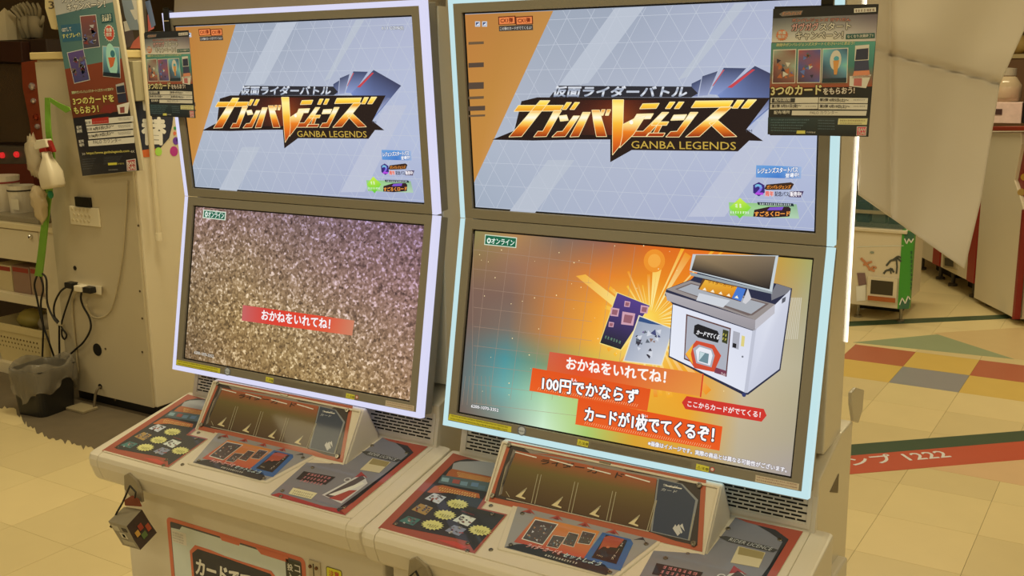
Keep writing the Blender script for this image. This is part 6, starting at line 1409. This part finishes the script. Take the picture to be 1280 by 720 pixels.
a.poly([k(285, 660), k(342, 655), k(350, 605), k(338, 585), k(322, 628), k(305, 595), k(290, 635)], dg, 1)
a.path([k(318, 262), k(330, 292), k(342, 262), k(355, 285), k(368, 262)], .006, (206, 206, 176), 2); a.path([k(290, 635), k(305, 595), k(322, 628), k(338, 585), k(350, 605)], .006, (206, 206, 176), 2)
for i in range(9): a.scribble(k(350, 350+i*25), k(370, 350+i*25), 4, (36, 50, 36), 2, seed=i)
a.path([k(72, 372), k(95, 395), k(120, 430), k(150, 445)], .014, (150, 90, 46), 1); a.path([k(85, 410), k(110, 400), k(135, 392)], .012, (150, 90, 46), 1.2); a.path([k(115, 438), k(145, 420), k(160, 428)], .012, (150, 90, 46), 1.4)
for p0, p1, p2 in (((215, 415), (240, 385), (275, 380)), ((250, 385), (280, 362), (300, 370)), ((265, 380), (275, 370), (300, 392)), ((200, 460), (215, 440), (250, 440)), ((225, 440), (245, 430), (258, 452))): a.path([k(*p0), k(*p1), k(*p2)], .011, (54, 50, 34), 1+random.random()*.3)
a.path([k(272, 380), k(276, 420), k(272, 460)], .009, (54, 50, 34), 1.5); a.path([k(238, 440), k(242, 460)], .008, (54, 50, 34), 1.6)
a.poly([k(50, 455), k(95, 455), k(105, 520), k(60, 530)], (96, 66, 50), 1); a.poly([k(45, 530), k(100, 520), k(100, 610), k(48, 615)], (190, 196, 190), 1)
a.disc(k(135, 340), .012, (110, 104, 70), 1, 14, .007); a.line(k(50, 308), k(312, 302), .003, (170, 156, 120), 1)
a.scribble(k(55, 662), k(95, 662), 1.8, (90, 84, 60), 1)
me = a.mesh('game_decals')
for v in me.vertices: v.co -= kg.location
obj('game_decals', me, MDECAL, kg)
b = nb(); P1, P2 = yk(*k(115, 470)), yk(*k(275, 620)); box(b, P1.x, P2.x, YK-.02, YK+.01, P2.z, P1.z); ch = part_world('prize_chute', b, CABW, kg, .004)
def sub(name, b_, m, parent, t):
    for v in b_.verts: v.co -= t.location
    return obj(name, b_, m, parent)
P1, P2 = yk(*k(135, 490)), yk(*k(255, 580)); b = nb(); box(b, P1.x, P2.x, YK-.022, YK+.0, P2.z, P1.z); sub('chute_opening', b, mat('chute_dark', (60, 54, 42), .3), ch, kg)
P1, P2 = yk(*k(118, 578)), yk(*k(270, 618)); b = nb(); box(b, P1.x, P2.x, YK-.028, YK+.0, P2.z, P1.z); sub('chute_flap', b, mat('chute_flap_orange', (176, 96, 46), .4), ch, kg)
for x_ in (xa+.10, xa+.34):
    b = nb(); lathe(b, [(.022, 0), (.022, .012), (.009, .016), (.009, zb_+.01), (.0001, zb_+.01)], 12, Matrix.Translation((x_, YK+.06, 0))); part_world('foot', b, STEEL, kg)
b = nb(); box(b, xa+.05, xb-.05, YK+.3, YK+.5, 0, zb_+.01); part_world('plinth', b, DARK, kg)
tag(kg, 'low white kids game with green edge, palm and orange chute', 'arcade game')

# row of white cabinets running back along a slanted line
F1, F2 = atz(1262, 402), atz(1207, 372); dirv = (F2-F1); dirv.z = 0; dirv.normalize(); ang = math.atan2(dirv.y, dirv.x)
# local frame: +X runs back along the row, the row's visible side faces the camera
def Rw(x, y, z): return F1+dirv*x+Vector((-dirv.y, dirv.x, 0))*-y+Vector((0, 0, z))
def rowbox(b_, x0, x1, y0, y1, z0, z1): hull(b_, [Rw(x, y, z) for x in (x0, x1) for y in (y0, y1) for z in (z0, z1)], BOXF)
side = 1 if Vector((-dirv.y, dirv.x, 0)).dot(CP-F1) < 0 else -1     # away from the camera
def dpt(px, py):
    d_ = ray(px, py); n_ = Vector((-dirv.y, dirv.x, 0)); t_ = (F1-CP).dot(n_)/d_.dot(n_); q_ = CP+d_*t_-F1; return q_.dot(dirv), q_.z
nY = Vector((-dirv.y, dirv.x, 0)); aw = nY if nY.dot(CP-F1) < 0 else -nY
def rp(l, w_, z): return Vector((F1.x, F1.y, 0))+dirv*l+aw*w_+Vector((0, 0, z))
def rbox(b_, l0, l1, w0, w1, z0, z1): hull(b_, [rp(l, w_, z) for l in (l0, l1) for w_ in (w0, w1) for z in (z0, z1)], BOXF)
def rpoly(b_, pts, w0, w1):
    prism(b_, [rp(l, w0, z) for l, z in (dpt(*p) for p in pts)], aw*(w1-w0))
# red game: white side, red front edge
rg = empty('red_game', tuple(rp(.2, .3, 0))); lt, zt2 = dpt(1246, 162); l1_ = dpt(1218, 368)[0]
l0_ = dpt(1268, 396)[0]
b = nb(); rpoly(b, [(1268, 398), (1217, 372), (1226, 250), (1240, 165), (1276, 165), (1277, 180), (1268, 225), (1280, 262)], 0, .55); part_world('side_panel', b, CABW, rg, .004)
b = nb(); rpoly(b, [(1276, 160), (1300, 160), (1300, 250), (1290, 268), (1280, 262), (1268, 225), (1275, 182)], .02, .5); part_world('red_control_panel', b, mat('control_red', (140, 40, 34), .35), rg, .003)
b = nb(); rpoly(b, [(1300, 262), (1280, 264), (1268, 399), (1300, 399)], .03, .5); part_world('front_panel', b, CABW, rg)
b = nb(); rpoly(b, [(1280, 262), (1282.5, 262), (1270.5, 399), (1267.5, 399)], -.012, .02); part_world('red_edge', b, mat('control_red', (140, 40, 34), .35), rg)
b = nb(); rpoly(b, [(1236, 158), (1300, 158), (1300, 163.5), (1236, 163.5)], -.02, .6); part_world('red_top', b, mat('top_red_brown', (150, 62, 46), .35), rg, .004)
for x_, y_, c_ in ((1277, 221, (190, 150, 60)), (1273, 240, (190, 160, 90))):
    l_, z_ = dpt(x_, y_); b = nb(); lathe(b, [(.02, 0), (.02, .02), (.0001, .02)], 12, Matrix.Translation(rp(l_, .018, z_)) @ Matrix.Rotation(math.pi/2, 4, 'X')); part_world('button', b, mat('btn_%d' % x_, c_, .3), rg)
l_, z_ = dpt(1228, 200)
for l_ in (.06, l1_-.1):
    b = nb(); q0 = rp(l_, .06, 0); lathe(b, [(.03, 0), (.03, .014), (.014, .02), (.014, .12), (.0001, .12)], 12, Matrix.Translation(q0)); part_world('foot', b, mat('foot_dark', (70, 62, 52), .4), rg)
b = nb(); rbox(b, .1, l1_-.12, .2, .5, 0, .12); part_world('plinth', b, DARK, rg)
tag(rg, 'white-sided arcade machine with red control panel and red top', 'arcade machine')
def white_cab(name, xL, xR, label, red=None, win=None, group='white prize cabinets'):
    """cabinet standing in the same row: px limits of its visible side"""
    lA = dpt(xR, 370)[0]+.05; lB = dpt(xL, 352)[0]; t_ = empty(name, tuple(rp((lA+lB)/2, .3, 0))); zt3 = 1.0
    b_ = nb(); rbox(b_, lA, lB, 0, .6, .11, zt3); part_world('cabinet', b_, CABW, t_, .006)
    for l__ in (lA+.08, lB-.08):
        b_ = nb(); lathe(b_, [(.03, 0), (.03, .014), (.014, .02), (.014, .115), (.0001, .115)], 12, Matrix.Translation(rp(l__, .06, 0))); part_world('foot', b_, mat('foot_dark', (70, 62, 52), .4), t_)
    b_ = nb(); rbox(b_, lA+.1, lB-.1, .15, .5, 0, .115); part_world('plinth', b_, DARK, t_)
    if red:
        b_ = nb(); l2, l3 = dpt(red[1], 370)[0], dpt(red[0], 370)[0]; rbox(b_, l2, l3, -.004, .02, .112, .9); part_world('red_panel', b_, mat('panel_red', (160, 50, 40), .4), t_)
        b_ = nb(); rbox(b_, l2, l3, -.004, .02, .92, .985); part_world('orange_frame', b_, mat('panel_orange', (190, 110, 60), .4), t_)
    if win:
        (x0, y0, x1, y1) = win; b_ = nb(); rpoly(b_, [(x0, y0), (x1, y0+3), (x1, y1), (x0, y1-3)], -.012, .01); w_ = part_world('return_door', b_, mat('door_grey', (176, 164, 136), .4), t_, .002)
        b_ = nb(); rpoly(b_, [(x0+2.5, y0+4), (x1-3, y0+6), (x1-3, y1-3.5), (x0+2.5, y1-5)], -.015, .005); sub('return_opening', b_, mat('opening_black', (24, 22, 20), .3), w_, t_)
    return tag(t_, label, 'cabinet', group)
white_cab('white_cabinet', 1174, 1216.5, 'white cabinet with a red corner panel beside the red-topped arcade machine', (1207, 1216), (1181, 318, 1197, 337))
white_cab('white_cabinet', 1136, 1172, 'white cabinet with small black return door behind the kids game', (1163, 1171.5), (1142, 300, 1150, 323))
b = nb(); l0_, z0_ = dpt(1203, 262); rpoly(b, [(1214, 225), (1222, 195), (1224, 210), (1216, 262)], -.03, -.01); 
o = obj('green_tag', b, mat('tag_green', (120, 140, 50), .5)); tag(o, 'green and red narrow sign on the white cabinet edge', 'sign')
# goods on the red top
zg = dpt(1250, 158)[1]
def gp_(px, w_):
    d_ = ray(px, 156); q_ = CP+d_*((F1+aw*w_-CP).dot(aw)/d_.dot(aw)); return Vector((q_.x, q_.y, zg))
P = gp_(1258, .2); t = empty('goods_box', tuple(P)); b = nb()
for (s_, nm, z0, z1, w_, m_) in ((1, 'box_body', 0, .125, .088, mat('goods_pink_white', (226, 200, 196), .5, noise=.2, nscale=30)),):
    b = nb(); box(b, -w_, w_, -.08, .08, z0, z1); obj(nm, b, m_, t, bevel=.003)
b = nb(); box(b, -.07, -.02, -.083, -.079, .05, .085); obj('box_label', b, mat('goods_label_dark', (70, 40, 40), .5), t); tag(t, 'pink and white printed box on the red top', 'box')
P = gp_(1257, .2); t = empty('candy_jar', (P.x-.01, P.y, P.z+.125)); b = nb(); lathe(b, [(.075, 0), (.085, .03), (.085, .10), (.05, .15), (.04, .155), (.04, .16), (.0001, .16)], 20); obj('jar', b, mat('jar_clear', (220, 200, 170), .08, alpha=.6), t, smooth=True)
b = nb(); lathe(b, [(.045, .155), (.048, .16), (.048, .20), (.0001, .205)], 20); obj('lid', b, mat('jar_lid', (176, 166, 150), .3), t); b = nb(); lathe(b, [(.07, .01), (.078, .03), (.078, .085), (.0001, .09)], 16); obj('candy', b, mat('candy_pink', (216, 170, 160), .6, noise=.3, nscale=60), t); tag(t, 'clear jar with grey lid standing on the pink and white box', 'jar')
P = gp_(1258, .2)+Vector((.09, 0, 0)); b = nb(); box(b, P.x, P.x+.14, P.y-.05, P.y+.05, P.z, P.z+.22); o = obj('black_case', b, DARK, bevel=.004); tag(o, 'black case on the red top beside the pink box', 'case')
# wooden display behind with a pale heap of goods
YW = 6.9; P1, P2 = aty(1225, 150, YW), aty(1330, 72, YW); dc = empty('wood_cabinet', ((P1.x+P2.x)/2, YW+.2, 0)); tag(dc, 'brown wooden display cabinet far behind the red top', 'cabinet')
b = nb(); box(b, P1.x, P2.x, YW, YW+.5, 0, P2.z); part_world('cabinet_body', b, mat('dark_wood', (120, 84, 50), .45, noise=.25, nscale=3), dc, .004)
b = nb(); box(b, P1.x-.02, P2.x+.02, YW-.02, YW+.52, P2.z, P2.z+.03); part_world('cabinet_top', b, mat('wood_top_cream', (206, 186, 140), .5), dc)
for i in range(7):
    P = aty(1246+i*13, 68, YW+.1); b = nb(); bmesh.ops.create_icosphere(b, subdivisions=2, radius=.07); rq = random.Random(i)
    for v in b.verts: v.co *= rq.uniform(.85, 1.12)
    lowz = min(v.co.z for v in b.verts)
    o = obj('snack_bag', b, mat('snack_%d' % (i % 3), [(226, 196, 120), (236, 220, 170), (206, 176, 110)][i % 3], .5), smooth=True); o.location = (P.x, YW+.12+.16*(i % 2), P2.z+.03-lowz-.003); tag(o, 'pale yellow snack bag in the heap on the wooden cabinet', 'snack bag', 'snack bags on the wooden cabinet')
# cabinet seen through the gap between the two machines
YG = 1.3
def yg(x, y): return aty(x, y, YG)
xg0, xg1 = yg(500, 100).x, yg(590, 100).x; gc = empty('striped_cabinet', ((xg0+xg1)/2, YG+.2, 0)); tag(gc, 'cream cabinet with green stripes showing between the two card machines', 'cabinet')
b = nb(); box(b, xg0, xg1, YG, YG+.4, 0, yg(550, 50).z); part_world('cabinet_body', b, CREAM, gc, .004)
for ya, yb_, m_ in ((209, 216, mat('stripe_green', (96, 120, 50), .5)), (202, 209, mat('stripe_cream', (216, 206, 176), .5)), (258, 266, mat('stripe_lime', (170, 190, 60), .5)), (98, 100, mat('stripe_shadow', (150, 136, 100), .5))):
    b = nb(); box(b, xg0, xg1, YG-.004, YG+.01, yg(550, yb_).z, yg(550, ya).z); part_world('stripe', b, m_, gc)
for i in range(6):
    y_ = 228+i*9.5; 
    if 255 < y_ < 268: continue
    b = nb(); box(b, yg(556, y_).x, yg(561, y_).x, YG-.006, YG+.01, yg(555, y_+1.2).z, yg(555, y_).z); part_world('vent_slot', b, mat('vent_dark', (90, 78, 52), .6), gc)
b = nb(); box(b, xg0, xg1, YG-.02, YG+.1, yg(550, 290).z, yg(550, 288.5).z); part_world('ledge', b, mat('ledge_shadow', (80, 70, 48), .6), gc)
zq = aty(552, 465, .12).z; cord('power_cable', [(-.475, .12, zq), (-.45, .12, zq+.002), (-.41, .12, zq-.001), (-.38, .12, zq+.001)], .003, CORDB, 'black cord crossing the gap between the two card machines')
